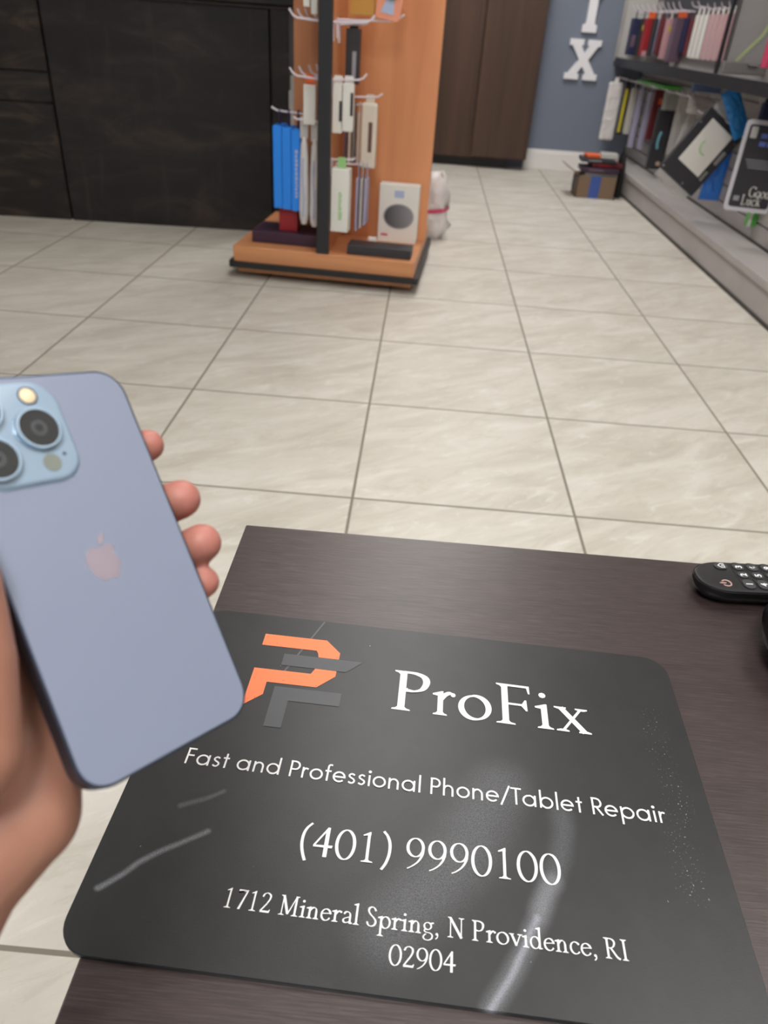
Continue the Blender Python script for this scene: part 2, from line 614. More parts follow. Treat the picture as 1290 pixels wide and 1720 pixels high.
hook('hook', DS, (-0.15, 0.0, 0.672), (-0.55, 1), 0.17, 0.014)


def pack(name, label, cat, x0, x1, y0, y1, z0, z1, m, group=None, tab=None, tabm=None, win=None, winm=None, bev=0.002, hz=None, face='y', extra=None, clear=False):
    """hanging box or card: body, hang tab reaching up to a hook at height hz, printed window on the side towards the aisle"""
    cx, cy = (x0 + x1) / 2, (y0 + y1) / 2
    o = thing(name, label, cat, (cx, cy, z0), group=group)
    w, d_, h = (x1 - x0) / 2, (y1 - y0) / 2, z1 - z0
    obj('body', box(NB(), -w, w, -d_, d_, 0, h, bev, 2), m, o)
    if hz is not None:
        top = hz - z0 + 0.009
        bm = NB()
        hw = min(w, 0.016) if face == 'y' else 0.0012
        if face == 'y':
            ring = rrect(hw * 2, max(top - h, 0.012) + 0.006, min(hw, 0.006) * 0.95, 4, 0, (h + top) / 2)
            prism(bm, ring, -0.0012, 0.0012)
            obj('hang_tab', bm, tabm or m, o, rot=(PI / 2, 0, 0))
        else:
            ring = rrect(min(d_, 0.016) * 2, max(top - h, 0.012) + 0.006, 0.006, 4, 0, (h + top) / 2)
            prism(bm, ring, -0.0012, 0.0012)
            obj('hang_tab', bm, tabm or m, o, rot=(PI / 2, 0, PI / 2))
    if win:
        a, b, c_, e_ = win        # fractions of the front face
        obj('printed_panel', box(NB(), -w + 2 * w * a, -w + 2 * w * b, -d_ - 0.0012, -d_ + 0.0005, h * c_, h * e_), winm, o)
    return o


STAND_FROM = set(D.objects)
# left of the wing ------------------------------------------------------
gb = 'blue boxed screen protectors on the display stand'
for i, (x0, lab) in enumerate(((-0.477, 'bright blue slim box on display stand, leftmost of three blue boxes'), (-0.4415, 'bright blue slim box on display stand, middle of three blue boxes'), (-0.406, 'bright blue slim box with pale vertical lettering, rightmost of three blue boxes'))):
    b = pack('accessory_box', lab, 'box', x0, x0 + 0.0335, 1.665, 1.765, 0.262 - 0.003 * i, 0.552 - 0.004 * i, M_blue, gb, hz=0.592, face='x', tabm=M_navy)
    if i == 2:
        bm = NB()
        z = 0.05
        random.seed(3)
        while z < 0.22:
            hh = random.uniform(0.006, 0.014)
            box(bm, 0.004 - 0.006, 0.004 + random.uniform(0.002, 0.006), -0.0512, -0.0495, z, z + hh)
            z += hh + 0.004
        o = obj('lettering', bm, M_pale_blue, b)
tagp = pack('accessory_box', 'red box standing under the three bright blue boxes', 'box', -0.466, -0.392, 1.70, 1.76, 0.171, 0.275, M_red)
pack('flat_box', 'dark plum flat box lying on left of display stand base', 'box', -0.568, -0.295, 1.655, 1.835, 0.125, 0.171, M_purple, bev=0.004)
pack('accessory_box', 'narrow white box with orange hang tab left of black post', 'box', -0.355, -0.310, 1.645, 1.675, 0.565, 0.694, M_white_card, hz=0.714, tabm=M_orange)
for i, (x0, lab, zz) in enumerate(((-0.372, 'long white rounded cable pouch left of black post, left one of two', 0.212), (-0.331, 'long white rounded cable pouch next to black post, right one of two', 0.206))):
    o = thing('cable_pouch', lab, 'pouch', (x0 + 0.017, 1.66, zz), group='white cable pouches')
    bm = NB()
    prof = [(0.0, 0.010), (0.02, 0.017), (0.06, 0.019), (0.15, 0.0175), (0.24, 0.0155), (0.285, 0.013), (0.31, 0.006)]
    rings = [[(rx * math.cos(2 * PI * k / 16), 0.9 * rx * math.sin(2 * PI * k / 16), z) for k in range(16)] for z, rx in prof]
    loft(bm, rings)
    obj('sleeve', bm, M_bag_white, o, smooth=60)
    obj('cable', tube(NB(), [(0.0, -0.0185, 0.03), (0.003, -0.0195, 0.10), (-0.002, -0.019, 0.17), (0, -0.0165, 0.24)], 0.003), M_pale_blue, o)
    bm = NB()
    prism(bm, rrect(0.03, 0.075, 0.006, 4, 0.0, 0.34), -0.001, 0.001)
    obj('hang_tab', bm, M_frost, o, rot=(PI / 2, 0, 0))
for i, (x0, z0, lab) in enumerate(((-0.352, 0.925, 'white card pack hanging at top left of black post, outer one'), (-0.325, 0.905, 'white card pack hanging at top left of black post, inner one'))):
    pack('card_pack', lab, 'pack', x0, x0 + 0.022, 1.63, 1.66, z0, 1.02, M_white_card, 'white card packs above the hooks', hz=1.042)
# behind the left edge
pack('blister_pack', 'grey clear pack peeking from behind the left edge of display stand', 'pack', -0.512, -0.47, 2.07, 2.10, 0.47, 0.64, M_frost, hz=0.683)

# right of the wing -----------------------------------------------------
o = pack('accessory_box', 'tall black box with silver stripe hanging from top hook right of post', 'box', -0.220, -0.170, 1.735, 1.775, 0.70, 0.872, M_charcoal, hz=0.885, win=(0.5, 0.78, 0.12, 0.6), winm=M_greytext)
pack('accessory_box', 'ivory white box hanging right beside the black post with dark slot', 'box', -0.244, -0.209, 1.625, 1.655, 0.548, 0.706, M_white_card, 'white boxes on second hook', hz=0.718, win=(0.72, 1.0, 0.25, 0.66), winm=M_charcoal)
pack('accessory_box', 'ivory white box on second hook, outer one beside the honey wood panel', 'box', -0.206, -0.168, 1.620, 1.650, 0.556, 0.708, M_white_card, 'white boxes on second hook', hz=0.720, win=(0.74, 1.0, 0.34, 0.82), winm=M_charcoal)
pack('blister_pack', 'ivory blister pack with brown window right of the white boxes', 'pack', -0.158, -0.098, 1.755, 1.795, 0.418, 0.642, M_offwhite, hz=0.658, win=(0.5, 0.75, 0.26, 0.72), winm=M_brownprint, bev=0.008)
gt = 'thin taupe packs behind the white boxes'
for i in range(4):
    pack('slim_pack', ('taupe thin pack hanging behind white boxes, first from the post', 'taupe thin pack hanging behind white boxes, second from the post', 'taupe thin pack hanging behind white boxes, third from the post', 'taupe thin pack hanging behind white boxes, fourth from the post')[i], 'pack',
         -0.228 + 0.017 * i, -0.218 + 0.017 * i, 1.79, 1.83, 0.425, 0.605, (M_mauve, M_offwhite, M_greycard, M_offwhite)[i], gt, hz=0.627, face='x')
o = pack('accessory_box', 'large white box with pale green print standing on end right of black post', 'box', -0.238, -0.170, 1.60, 1.66, 0.208, 0.432, M_white_card, hz=0.457, tabm=M_pgreen)
bm = NB()
z = 0.045
random.seed(5)
while z < 0.14:
    hh = random.uniform(0.004, 0.008)
    box(bm, -0.004, random.uniform(0.004, 0.01), -0.0312, -0.0295, z, z + hh)
    z += hh + 0.003
obj('lettering', bm, M_pgreen, o)
for i in range(3):
    pack('slim_pack', ('lavender thin pack behind the large white box, nearest the box', 'lavender thin pack behind the large white box, middle one', 'lavender thin pack behind the large white box, nearest the honey panel')[i], 'pack',
         -0.163 + 0.0165 * i, -0.153 + 0.0165 * i, 1.72, 1.80, 0.190 + 0.012 * i, 0.385, (M_lavender, M_frost, M_lavender)[i], 'lavender thin packs', hz=0.428, face='x')
pack('card_pack', 'gold card pack hanging from top right hook', 'pack', -0.205, -0.118, 1.705, 1.73, 0.912, 1.06, M_gold, hz=1.075)
# its own hook above
hook('hook', DS, (RHOOK, -0.235, 1.066), (1, 0), 0.2, 0.02)
o = thing('card_pack', 'salmon card pack with pale blue window and ring at top right of stand', 'pack', (-0.073, 1.70, 0.9))
bm = NB()
prism(bm, rrect(0.085, 0.14, 0.012, 5, 0, 0.075), -0.006, 0.006)
obj('card', bm, M_salmon, o, rot=(PI / 2, 0, 0.0))
bm = NB()
prism(bm, [(-0.026, 0.022), (0.02, 0.022), (0.012, 0.068), (-0.012, 0.068)], 0.0062, 0.0075)
obj('window', bm, M_pale_blue, o, rot=(PI / 2, 0, 0))
bm = NB()
tube(bm, [(0.026 * math.cos(a), -0.010, 0.09 + 0.026 * math.sin(a)) for a in [2 * PI * k / 24 for k in range(25)]], 0.003, 8)
obj('ring', bm, M_greycard, o)
o.rotation_euler = (0, math.radians(10), 0)
hook('hook', DS, (RHOOK, -0.245, 1.03), (1, 0), 0.2, 0.02)

# on the base
o = pack('camera_box', 'white box with dark oval lens print leaning on the honey wood panel', 'box', -0.086, 0.078, 1.865, 1.925, 0.125, 0.352, M_white_card)
bm = NB()
lathe(bm, [(0, 0), (0.052, 0), (0.052, 0.0015), (0, 0.0015)], 40)
M_lensprint = mat('lens_print', s2l(84, 84, 88), 0.3)
tt = NT(M_lensprint)
g = tt.n('ShaderNodeSeparateXYZ')
tt.put(g.inputs[0], tt.obj())
tt.color(tt.ramp(tt.math('MULTIPLY_ADD', g.outputs[0], 6.0, 0.5), [(0.15, s2l(58, 58, 62)), (0.9, s2l(150, 150, 154))]))
q = obj('lens_print', bm, M_lensprint, o, loc=(0.002, -0.030, 0.105), rot=(PI / 2, 0, 0))
q.scale = (1.12, 0.86, 1.0)
bm = NB()
lathe(bm, [(0.0525, 0), (0.057, 0), (0.057, 0.0013), (0.0525, 0.0013)], 40)
q = obj('lens_ring', bm, M_greytext, o, loc=(0.002, -0.030, 0.105), rot=(PI / 2, 0, 0))
q.scale = (1.12, 0.86, 1.0)
obj('printed_panel', box(NB(), -0.02, 0.02, -0.0315, -0.0295, 0.178, 0.205), M_pale_blue, o)
obj('printed_mark', box(NB(), -0.068, -0.04, -0.0315, -0.0295, 0.026, 0.034), M_hotpink, o)
o = pack('flat_box', 'black long flat box lying on right of display stand base', 'box', -0.172, 0.082, 1.605, 1.70, 0.125, 0.162, M_charcoal, bev=0.003)
pack('charger', 'small white charger lying beside the black flat box', 'charger', -0.118, -0.082, 1.80, 1.83, 0.125, 0.150, M_white_card, bev=0.004)

# the stand is turned a few degrees; the goods on it turn with it
T = Matrix.Translation((-0.245, 1.935, 0)) @ Matrix.Rotation(math.radians(-4.0), 4, 'Z') @ Matrix.Translation((0.26, -1.95, 0))
for o in [o for o in D.objects if o.parent is None and (o not in STAND_FROM or o is DS) and o.type == 'EMPTY']:
    o.location = T @ o.location
    o.rotation_euler.z += math.radians(-4.0)

# ------------------------------------------------------------------ plastic bag on the floor behind the stand
o = thing('plastic_bag', 'white crumpled plastic bag with red stripe on floor behind display stand', 'bag', (0.155, 2.52, 0))
bm = NB()
random.seed(11)
N = 28
rings = []
for z, rx in ((0.0, 0.050), (0.03, 0.066), (0.07, 0.082), (0.11, 0.072), (0.15, 0.066), (0.20, 0.071), (0.25, 0.062), (0.285, 0.042), (0.31, 0.015)):
    ring = []
    for k in range(N):
        a = 2 * PI * k / N
        r = rx * (1 + 0.16 * math.sin(5 * a + z * 40) + 0.1 * random.uniform(-1, 1))
        ring.append((r * math.cos(a), 0.8 * r * math.sin(a), z))
    rings.append(ring)
loft(bm, rings)
obj('bag_body', bm, M_bag_white, o, smooth=70)
bm = NB()
rings = []
for z, rx in ((0.128, 0.078), (0.146, 0.079)):
    rings.append([(rx * math.cos(2 * PI * k / N) * (1 + 0.06 * math.sin(5 * 2 * PI * k / N)), 0.8 * rx * math.sin(2 * PI * k / N), z + 0.01 * math.cos(2 * PI * k / N)) for k in range(N)])
loft(bm, rings, False)
obj('red_stripe', bm, M_hotpink, o)
bm = NB()
tube(bm, [(0.012, -0.01, 0.29), (0.03, -0.01, 0.31), (0.045, -0.012, 0.28), (0.05, -0.014, 0.24)], [0.01, 0.012, 0.012, 0.008], 8)
obj('knotted_handle', bm, M_bag_white, o, smooth=60)

# ------------------------------------------------------------------ slat wall display on the right
GD = thing('slatwall_display', 'grey laminate slatwall display with low deck along the right wall', 'display shelf', (1.455, 3.2, 0))
# local: x from 0 at deck front to the wall at 0.245
gy0, gy1 = -3.0, 1.88
obj('kick_panel', box(NB(), 0.012, 0.05, gy0, gy1, 0.012, 0.118, 0.002, 1), M_slat, GD)
obj('base_rail', box(NB(), 0.006, 0.05, gy0, gy1, 0.0, 0.013), M_groove, GD)
obj('deck', box(NB(), 0.0, 0.20, gy0, gy1, 0.118, 0.153, 0.006, 3), M_slat, GD)
obj('deck_groove', box(NB(), 0.178, 0.198, gy0, gy1, 0.1532, 0.160), M_groove, GD)
bm = NB()
z = 0.160
while z < 2.3:
    box(bm, 0.186, 0.205, gy0, gy1, z, min(z + 0.07, 2.3), 0.002, 1)
    z += 0.076
obj('slat_panel', bm, M_slat, GD)
obj('slat_backer', box(NB(), 0.200, 0.244, gy0, gy1, 0.0, 2.3), M_slat_dark, GD)
# upper shelf band over the lower goods
obj('shelf_band', box(NB(), -0.030, 0.186, -1.30, gy1 - 0.01, 0.742, 0.772, 0.003, 2), flat('shelf_grey', 92, 90, 90), GD)
obj('shelf_lip', box(NB(), -0.036, -0.030, -1.30, gy1 - 0.01, 0.738, 0.792, 0.002, 1), M_black_metal, GD)
obj('end_panel', box(NB(), -0.034, 0.186, gy1 - 0.03, gy1 - 0.012, 0.772, 2.1, 0.002, 1), M_frost, GD)
obj('upright', box(NB(), -0.042, -0.020, gy1 - 0.035, gy1 - 0.010, 0.772, 2.1, 0.003, 2), M_slat, GD)
obj('upright', box(NB(), -0.034, -0.016, -0.46, -0.444, 0.772, 2.1, 0.003, 2), M_black_metal, GD)
obj('header_panel', box(NB(), 0.165, 0.186, -0.44, 1.60, 1.0, 1.9, 0.002, 1), M_charcoal, GD)


def G(x, y, z):
    return (x - 1.455, y - 3.2, z)


# upper rows of hooks: they come out from the slat panel towards the aisle
for y, L_ in ((4.92, 0.17), (4.82, 0.165), (4.70, 0.16), (4.60, 0.145), (4.50, 0.13), (4.40, 0.12), (4.30, 0.12), (4.20, 0.115), (4.10, 0.11), (4.00, 0.10)):
    hook('hook', GD, G(1.642, y, 1.062), (-1, 0), L_ + 0.03, 0.045, 0.003)
for y in (3.84, 3.72):
    hook('hook', GD, G(1.642, y, 1.075), (-1, 0), 0.10, 0.03, 0.003)

up = [('dark navy boxed case', M_navy, 4.92, 1.462, 1.505, 0.812), ('black boxed case', M_charcoal, 4.82, 1.502, 1.530, 0.812), ('crimson boxed case with pale foot', M_red, 4.70, 1.506, 1.556, 0.815),
      ('black slim boxed case', M_charcoal, 4.60, 1.536, 1.552, 0.817), ('pale blue slim boxed case', M_pale_blue, 4.58, 1.556, 1.570, 0.828), ('brick red slim boxed case', M_darkred, 4.50, 1.556, 1.574, 0.831),
      ('grey slim boxed case', M_greycard, 4.49, 1.578, 1.594, 0.822), ('dusty pink boxed case', M_pink, 4.40, 1.572, 1.612, 0.809), ('mauve wide boxed case', M_mauve, 4.20, 1.563, 1.640, 0.799),
      ('navy blue boxed case', M_navy, 4.10, 1.606, 1.634, 0.851), ('dark red boxed case', M_darkred, 4.00, 1.614, 1.650, 0.839)]
for i, (nm, m, y, x0, x1, z0) in enumerate(up):
    where = ('at far end of upper hooks', 'second from far wall on upper hooks', 'under an orange tag on upper hooks', 'right of the crimson case on upper hooks', 'between black and brick red cases', 'right of the pale blue case',
             'between brick red and dusty pink cases', 'left of the mauve case', 'in middle of upper hooks', 'right of the mauve case', 'left of the row of white packs')[i]
    tb = M_orange if i in (2, 8) else (M_white_card if i in (7, 4) else m)
    o = pack('phone_case_pack', nm + ' hanging ' + where, 'phone case', x0, x1, y - 0.045, y + 0.045, z0, 1.03, m, 'phone case packs on the upper hooks', hz=1.066, face='x', tabm=tb)
    w = (x1 - x0) / 2
    if i in (1, 7):
        obj('price_sticker', box(NB(), -w * 0.8, w * 0.6, -0.0465, -0.0445, 0.15, 0.18), M_yellow, o)
    if i == 8:
        obj('price_sticker', box(NB(), w * 0.2, w * 0.95, -0.0465, -0.0445, 0.18, 0.215), M_yellow, o)
        obj('header_card', box(NB(), -w * 0.9, w * 0.9, -0.046, -0.04, 0.235, 0.262), M_orange, o)
    if i == 2:
        obj('header_card', box(NB(), -w, w * 1.1, -0.046, -0.04, 0.215, 0.25), M_orange, o)
        obj('pale_foot', box(NB(), -w * 0.9, w * 0.3, -0.0465, -0.0445, 0.0, 0.03), M_pink, o)
    if i == 0:
        obj('printed_panel', box(NB(), -w * 0.7, w * 0.6, -0.0465, -0.0445, 0.05, 0.12), M_mauve, o)
ordn = ('first', 'second', 'third', 'fourth', 'fifth', 'sixth', 'seventh', 'eighth', 'ninth')
for i in range(9):
    x0 = 1.578 + 0.0152 * i if False else 1.5675 + 0.0152 * i
for i in range(9):
    # a row along the shelf: each pack hangs a little nearer the camera than the last
    y = 3.90 - 0.088 * i
    x0 = 1.612
    o = pack('slim_case_pack', 'white edged slim case pack on upper hooks, %s in the row from the red cases' % ordn[i], 'phone case', x0, x0 + 0.0085, y - 0.034, y + 0.034, 0.832, 1.045,
             (M_white_card if i < 3 else M_pink), 'white edged slim packs', hz=1.066, face='x', tabm=M_white_card)
    obj('white_edge', box(NB(), -0.0055, 0.0045, -0.0365, -0.0335, 0.0, 0.213), M_white_card, o)
for i in range(4):
    hook('hook', GD, G(1.642, 3.60 - 0.12 * i, 1.062), (-1, 0), 0.08, 0.03, 0.003)

# framed acrylic pocket in the nearer bay
o = thing('acrylic_holder', 'grey clear acrylic holder in upper bay with lime cable inside', 'holder', (1.44, 2.70, 0.795))
obj('back_plate', box(NB(), 0.0, 0.20, 0.024, 0.03, 0.0, 0.60, 0.002, 1), M_greycard, o)
obj('front_plate', box(NB(), 0.0, 0.20, -0.004, 0.0, 0.0, 0.60, 0.002, 1), M_clear, o)
obj('bottom_frame', box(NB(), 0.0, 0.20, -0.006, 0.03, 0.0, 0.05, 0.004, 2), M_greycard, o)
obj('side_frame', box(NB(), 0.0, 0.008, -0.006, 0.03, 0.05, 0.60), M_slat_dark, o)
obj('clip', tube(NB(), [(0.11, -0.012, 0.04), (0.15, -0.012, 0.038)], 0.006), M_chrome, o)
o = thing('cable', 'lime green flat cable inside the grey acrylic holder', 'cable', (1.51, 2.712, 0.846))
obj('cable_strip', tube(NB(), [(-0.01, 0, 0.0), (0.03, 0.0, 0.05), (0.075, 0, 0.105), (0.12, 0, 0.2)], 0.0095, 8), M_lime, o)
pack('phone_case_pack', 'hot pink case pack at right frame edge in front of acrylic holder', 'phone case', 1.465, 1.53, 2.25, 2.31, 0.835, 1.03, M_hotpink, hz=1.066)
hook('hook', GD, G(1.642, 2.28, 1.062), (-1, 0), 0.17, 0.03, 0.003)
obj('upright', box(NB(), -0.034, -0.016, -1.30, -1.284, 0.772, 2.1, 0.003, 2), M_black_metal, GD)

# lower hooks and the goods on them
LOW = 0.655
def lowhook(y, length=0.19, z=LOW):
    hook('hook', GD, G(1.642, y, z), (-1, 0), length, 0.02, 0.003)


for y in (4.92, 4.80, 4.70, 4.56, 4.42, 4.28, 4.0, 3.62):
    lowhook(y)
o = pack('pouch_pack', 'tall white pouch at far end of lower hooks beside the blue grey wall', 'pouch', 1.388, 1.49, 4.90, 4.94, 0.262, 0.640, M_bag_white, hz=0.658, bev=0.012)
o = pack('cable_pack', 'black and yellow printed pack next to the tall white pouch', 'pack', 1.478, 1.522, 4.78, 4.82, 0.316, 0.625, M_charcoal, hz=0.658, win=(0.1, 0.55, 0.05, 0.95), winm=M_yellow)
pack('cable_pack', 'grey clear pack right of the black and yellow pack', 'pack', 1.512, 1.545, 4.66, 4.74, 0.333, 0.62, M_frost, hz=0.658, face='x')
pack('cable_pack', 'lavender slim pack on lower hooks, left one of the pair', 'pack', 1.535, 1.556, 4.52, 4.60, 0.262, 0.618, M_lavender, 'lavender slim packs on lower hooks', hz=0.658, face='x')
pack('cable_pack', 'lavender slim pack on lower hooks, right one of the pair', 'pack', 1.566, 1.588, 4.38, 4.46, 0.270, 0.618, M_lavender, 'lavender slim packs on lower hooks', hz=0.658, face='x')
pack('cable_pack', 'dark red pack with orange spot hanging under the green card', 'pack', 1.566, 1.632, 4.26, 4.30, 0.345, 0.640, M_darkred, hz=0.658, win=(0.45, 0.8, 0.72, 0.84), winm=M_orange)
pack('header_card', 'bright green header card on top of the lower hooks', 'card', 1.475, 1.59, 3.78, 4.45, 0.668, 0.686, M_green)
o = pack('cable_pack', 'black tall pack with teal stripe and tan dot in lower row', 'pack', 1.540, 1.640, 3.98, 4.02, 0.205, 0.56, M_charcoal, hz=0.658, bev=0.006)
bm = NB()
tube(bm, [(-0.004, -0.021, 0.22), (-0.012, -0.021, 0.19), (-0.014, -0.021, 0.15), (-0.008, -0.021, 0.12)], 0.009, 8)
obj('teal_stripe', bm, M_teal, o)
bm = NB()
lathe(bm, [(0, 0), (0.014, 0), (0.014, 0.002), (0, 0.002)], 20)
obj('tan_dot', bm, M_tan, o, loc=(0.018, -0.020, 0.035), rot=(PI / 2, 0, 0))


def pillow(name, label, cat, c, w, h, d_, m, rot=(0, 0, 0), group=None, seed=1, seal=True):
    """crinkled plastic pouch hanging with its face in the local xz plane"""
    rnd = random.Random(seed)
    o = thing(name, label, cat, c, rot, group)
    bm = NB()
    nx, nz = 14, 20
    grid = {}
    for s in (1, -1):
        for i in range(nx + 1):
            for k in range(nz + 1):
                u, v_ = i / nx, k / nz
                bulge = (max(0, math.sin(PI * u)) ** 0.5) * (max(0, math.sin(PI * v_)) ** 0.5)
                edge = (i in (0, nx) or k in (0, nz))
                y = 0 if edge else -s * d_ / 2 * bulge * (1 + 0.35 * rnd.uniform(-1, 1))
                pos = ((u - .5) * w * (1 + 0.02 * rnd.uniform(-1, 1)), y, -v_ * h)
                if edge and s == -1:
                    grid[(s, i, k)] = grid[(1, i, k)]
                else:
                    grid[(s, i, k)] = bm.verts.new(pos)
        for i in range(nx):
            for k in range(nz):
                try:
                    bm.faces.new((grid[(s, i, k)], grid[(s, i + 1, k)], grid[(s, i + 1, k + 1)], grid[(s, i, k + 1)]))
                except ValueError:
                    pass
    obj('film', bm, m, o, smooth=80)
    if seal:
        obj('hang_tab', box(NB(), -w * 0.16, w * 0.16, -0.002, 0.002, -0.012, 0.016), m, o)
    return o


pillow('plastic_pouch', 'clear crinkled pouch top hanging above the black tall pack', 'pouch', (1.583, 3.93, 0.668), 0.10, 0.12, 0.05, M_bag_clear, seed=4)
lowhook(3.93)
pillow('plastic_pouch', 'clear grey pouch hanging left of the tilted black tray', 'pouch', (1.60, 3.62, 0.665), 0.12, 0.33, 0.035, M_bag_clear, seed=5)
lowhook(3.40)
pillow('plastic_pouch', 'narrow clear pouch between the black pack and the tilted tray', 'pouch', (1.585, 3.40, 0.665), 0.05, 0.36, 0.03, M_bag_clear, (0, math.radians(9), 0), seed=6)
lowhook(3.18)
pillow('plastic_pouch', 'flattened clear pouch with shiny folds above the tilted black tray', 'pouch', (1.55, 3.18, 0.672), 0.16, 0.085, 0.04, M_bag_clear, (0, math.radians(4), 0), seed=8)
pack('header_card', 'dull blue header strip under the dark shelf band', 'card', 1.485, 1.635, 3.22, 3.25, 0.690, 0.735, flat('dull_blue_card', 110, 132, 176))

# tilted black tray with the white panel, hanging askew
TR = thing('screen_tray', 'black tray with white screen and green arc hanging askew in clear film', 'tray', (1.444, 2.70, 0.459), (math.radians(-4), math.radians(33), 0))
bm = NB()
box(bm, -0.117, 0.117, -0.008, 0.010, -0.165, 0.165, 0.006, 2)
obj('tray_body', bm, M_charcoal, TR)
obj('white_screen', box(NB(), -0.070, 0.072, -0.0125, -0.008, -0.085, 0.135, 0.002, 1), M_white_card, TR)
bm = NB()
tube(bm, [(0.005 + 0.034 * math.cos(a), -0.0135, 0.03 + 0.034 * math.sin(a)) for a in [math.radians(150 + 9 * k) for k in range(17)]], 0.0034, 6)
obj('green_arc', bm, M_pgreen, TR)
for sx, sz in ((-0.105, -0.15), (-0.105, 0.09), (0.102, 0.12), (0.03, -0.15)):
    obj('screw', tube(NB(), [(sx, -0.0085, sz), (sx, -0.012, sz)], 0.006, 10), M_chrome, TR)
bm = NB()
box(bm, 0.082, 0.098, -0.012, -0.008, -0.09, -0.04, 0.002, 1)
box(bm, 0.084, 0.104, -0.014, -0.008, 0.0, 0.07, 0.004, 1)
obj('connector', bm, M_greycard, TR)
obj('film_flap', box(NB(), -0.10, 0.10, -0.002, 0.001, 0.163, 0.21), M_bag_clear, TR)
obj('film_flap', box(NB(), -0.11, 0.10, -0.002, 0.001, -0.205, -0.163), M_bag_clear, TR)
lowhook(2.705, 0.12, 0.585)
lowhook(3.0, 0.17, 0.60)

pillow('blue_pouch', 'bright blue crinkled pouch hanging behind the tilted tray', 'pouch', (1.482, 2.645, 0.735), 0.08, 0.225, 0.03, M_bag_blue, (0, math.radians(-32), 0), seed=12)
obj_h = hook('hook', GD, G(1.642, 2.645, 0.737), (-1, 0), 0.17, 0.02, 0.003)
pillow('blue_pouch', 'deep blue long pouch hanging behind the dark greeting card', 'pouch', (1.580, 2.80, 0.575), 0.105, 0.345, 0.035, M_bag_deep, (0, math.radians(0), 0), seed=13)
lowhook(2.80, 0.08, 0.565)
o = pack('phone_case_pack', 'dark navy pack hanging behind the bright blue pouch', 'pack', 1.600, 1.640, 2.48, 2.52, 0.46, 0.70, M_navy, hz=0.725)
hook('hook', GD, G(1.642, 2.50, 0.722), (-1, 0), 0.09, 0.02, 0.003)

# greeting card pack with Good Luck
GL = thing('card_pack', 'dark card with pale rim reading Good Luck, hanging at right frame edge', 'card', (1.547, 2.20, 0.288), (math.radians(-7), math.radians(2.0), 0))
bm = NB()
prism(bm, rrect(0.205, 0.360, 0.016, 6, 0, 0.18), -0.004, 0.004)
obj('rim', bm, flat('pale_rim_card', 206, 204, 212), GL, rot=(PI / 2, 0, 0))
bm = NB()
prism(bm, rrect(0.176, 0.325, 0.012, 6, 0, 0.18), 0.004, 0.0055)
obj('card_face', bm, M_charcoal, GL, rot=(PI / 2, 0, 0))
bm = NB()
prism(bm, rrect(0.05, 0.07, 0.01, 4, 0.03, 0.38), -0.002, 0.002)
obj('hang_tab', bm, M_frost, GL, rot=(PI / 2, 0, 0))
obj('blister', box(NB(), -0.078, -0.050, -0.009, -0.004, 0.29, 0.335, 0.004, 2), M_frost, GL)
bm = NB()
for i, zz in enumerate((0.293, 0.262)):
    for k in range(3):
        box(bm, -0.030 + 0.034 * k, -0.002 + 0.034 * k, -0.0068, -0.0054, zz, zz + 0.018)
obj('blue_print', bm, flat('blue_print', 98, 118, 200), GL)
bm = NB()
for i in range(4):
    box(bm, -0.068 + 0.006 * i, 0.078, -0.0062, -0.0054, 0.205 - 0.010 * i, 0.2085 - 0.010 * i)
obj('fine_print', bm, M_greytext, GL)
obj('corner_print', box(NB(), -0.074, -0.048, -0.0062, -0.0054, 0.042, 0.062), M_greytext, GL)


def text_mesh(name, body, size, m, parent, loc, rot, ext=0.0004, align='LEFT', shear=0.0, bold=0.0):
    cu = D.curves.new(name, 'FONT')
    cu.body = body
    cu.size = size
    cu.extrude = ext
    cu.align_x = align
    cu.shear = shear
    cu.offset = bold
    tmp = D.objects.new('tmp', cu)
    COL.objects.link(tmp)
    bpy.context.view_layer.update()
    dg = bpy.context.evaluated_depsgraph_get()
    me = D.meshes.new_from_object(tmp.evaluated_get(dg))
    D.objects.remove(tmp)
    D.curves.remove(cu)
    me.materials.clear()
    return link(name, me, m, parent, loc, rot)


lowhook(2.20, 0.07, 0.672)
pack('phone_case_pack', 'bright green pack under the Good Luck card at frame edge', 'pack', 1.60, 1.64, 2.27, 2.31, 0.215, 0.285, M_green, hz=0.33, win=(0.0, 0.35, 0, 1), winm=M_white_card)
hook('hook', GD, G(1.642, 2.29, 0.327), (-1, 0), 0.06, 0.02, 0.003)

# ------------------------------------------------------------------ cardboard box with loose packs in the far corner
BX = thing('cardboard_box', 'small open cardboard box with blue tape stripe on floor near the display', 'box', (1.245, 4.075, 0))
th = 0.004
bw, bd, bh = 0.128, 0.095, 0.135
bm = NB()
box(bm, -bw, bw, -bd, bd, 0, th)
box(bm, -bw, bw, -bd, -bd + th, 0, bh)
box(bm, -bw, bw, bd - th, bd, 0, bh)
box(bm, -bw, -bw + th, -bd, bd, 0, bh)
box(bm, bw - th, bw, -bd, bd, 0, bh)
obj('carton', bm, M_kraft, BX)
bm = NB()
f = [(-bw, -bd, bh), (-bw, bd, bh), (-bw - 0.095, bd, bh + 0.055), (-bw - 0.095, -bd, bh + 0.055)]
vs = [bm.verts.new(p) for p in f] + [bm.verts.new((p[0], p[1], p[2] + 0.004)) for p in f]
for q in ((0, 1, 2, 3), (7, 6, 5, 4), (0, 4, 5, 1), (1, 5, 6, 2), (2, 6, 7, 3), (3, 7, 4, 0)):
    bm.faces.new([vs[i] for i in q])
obj('flap', bm, M_kraft, BX)
bm = NB()
box(bm, -0.045, 0.022, -bd - 0.0012, -bd + 0.001, 0.0, bh + 0.001)
obj('blue_tape', bm, M_tape, BX)
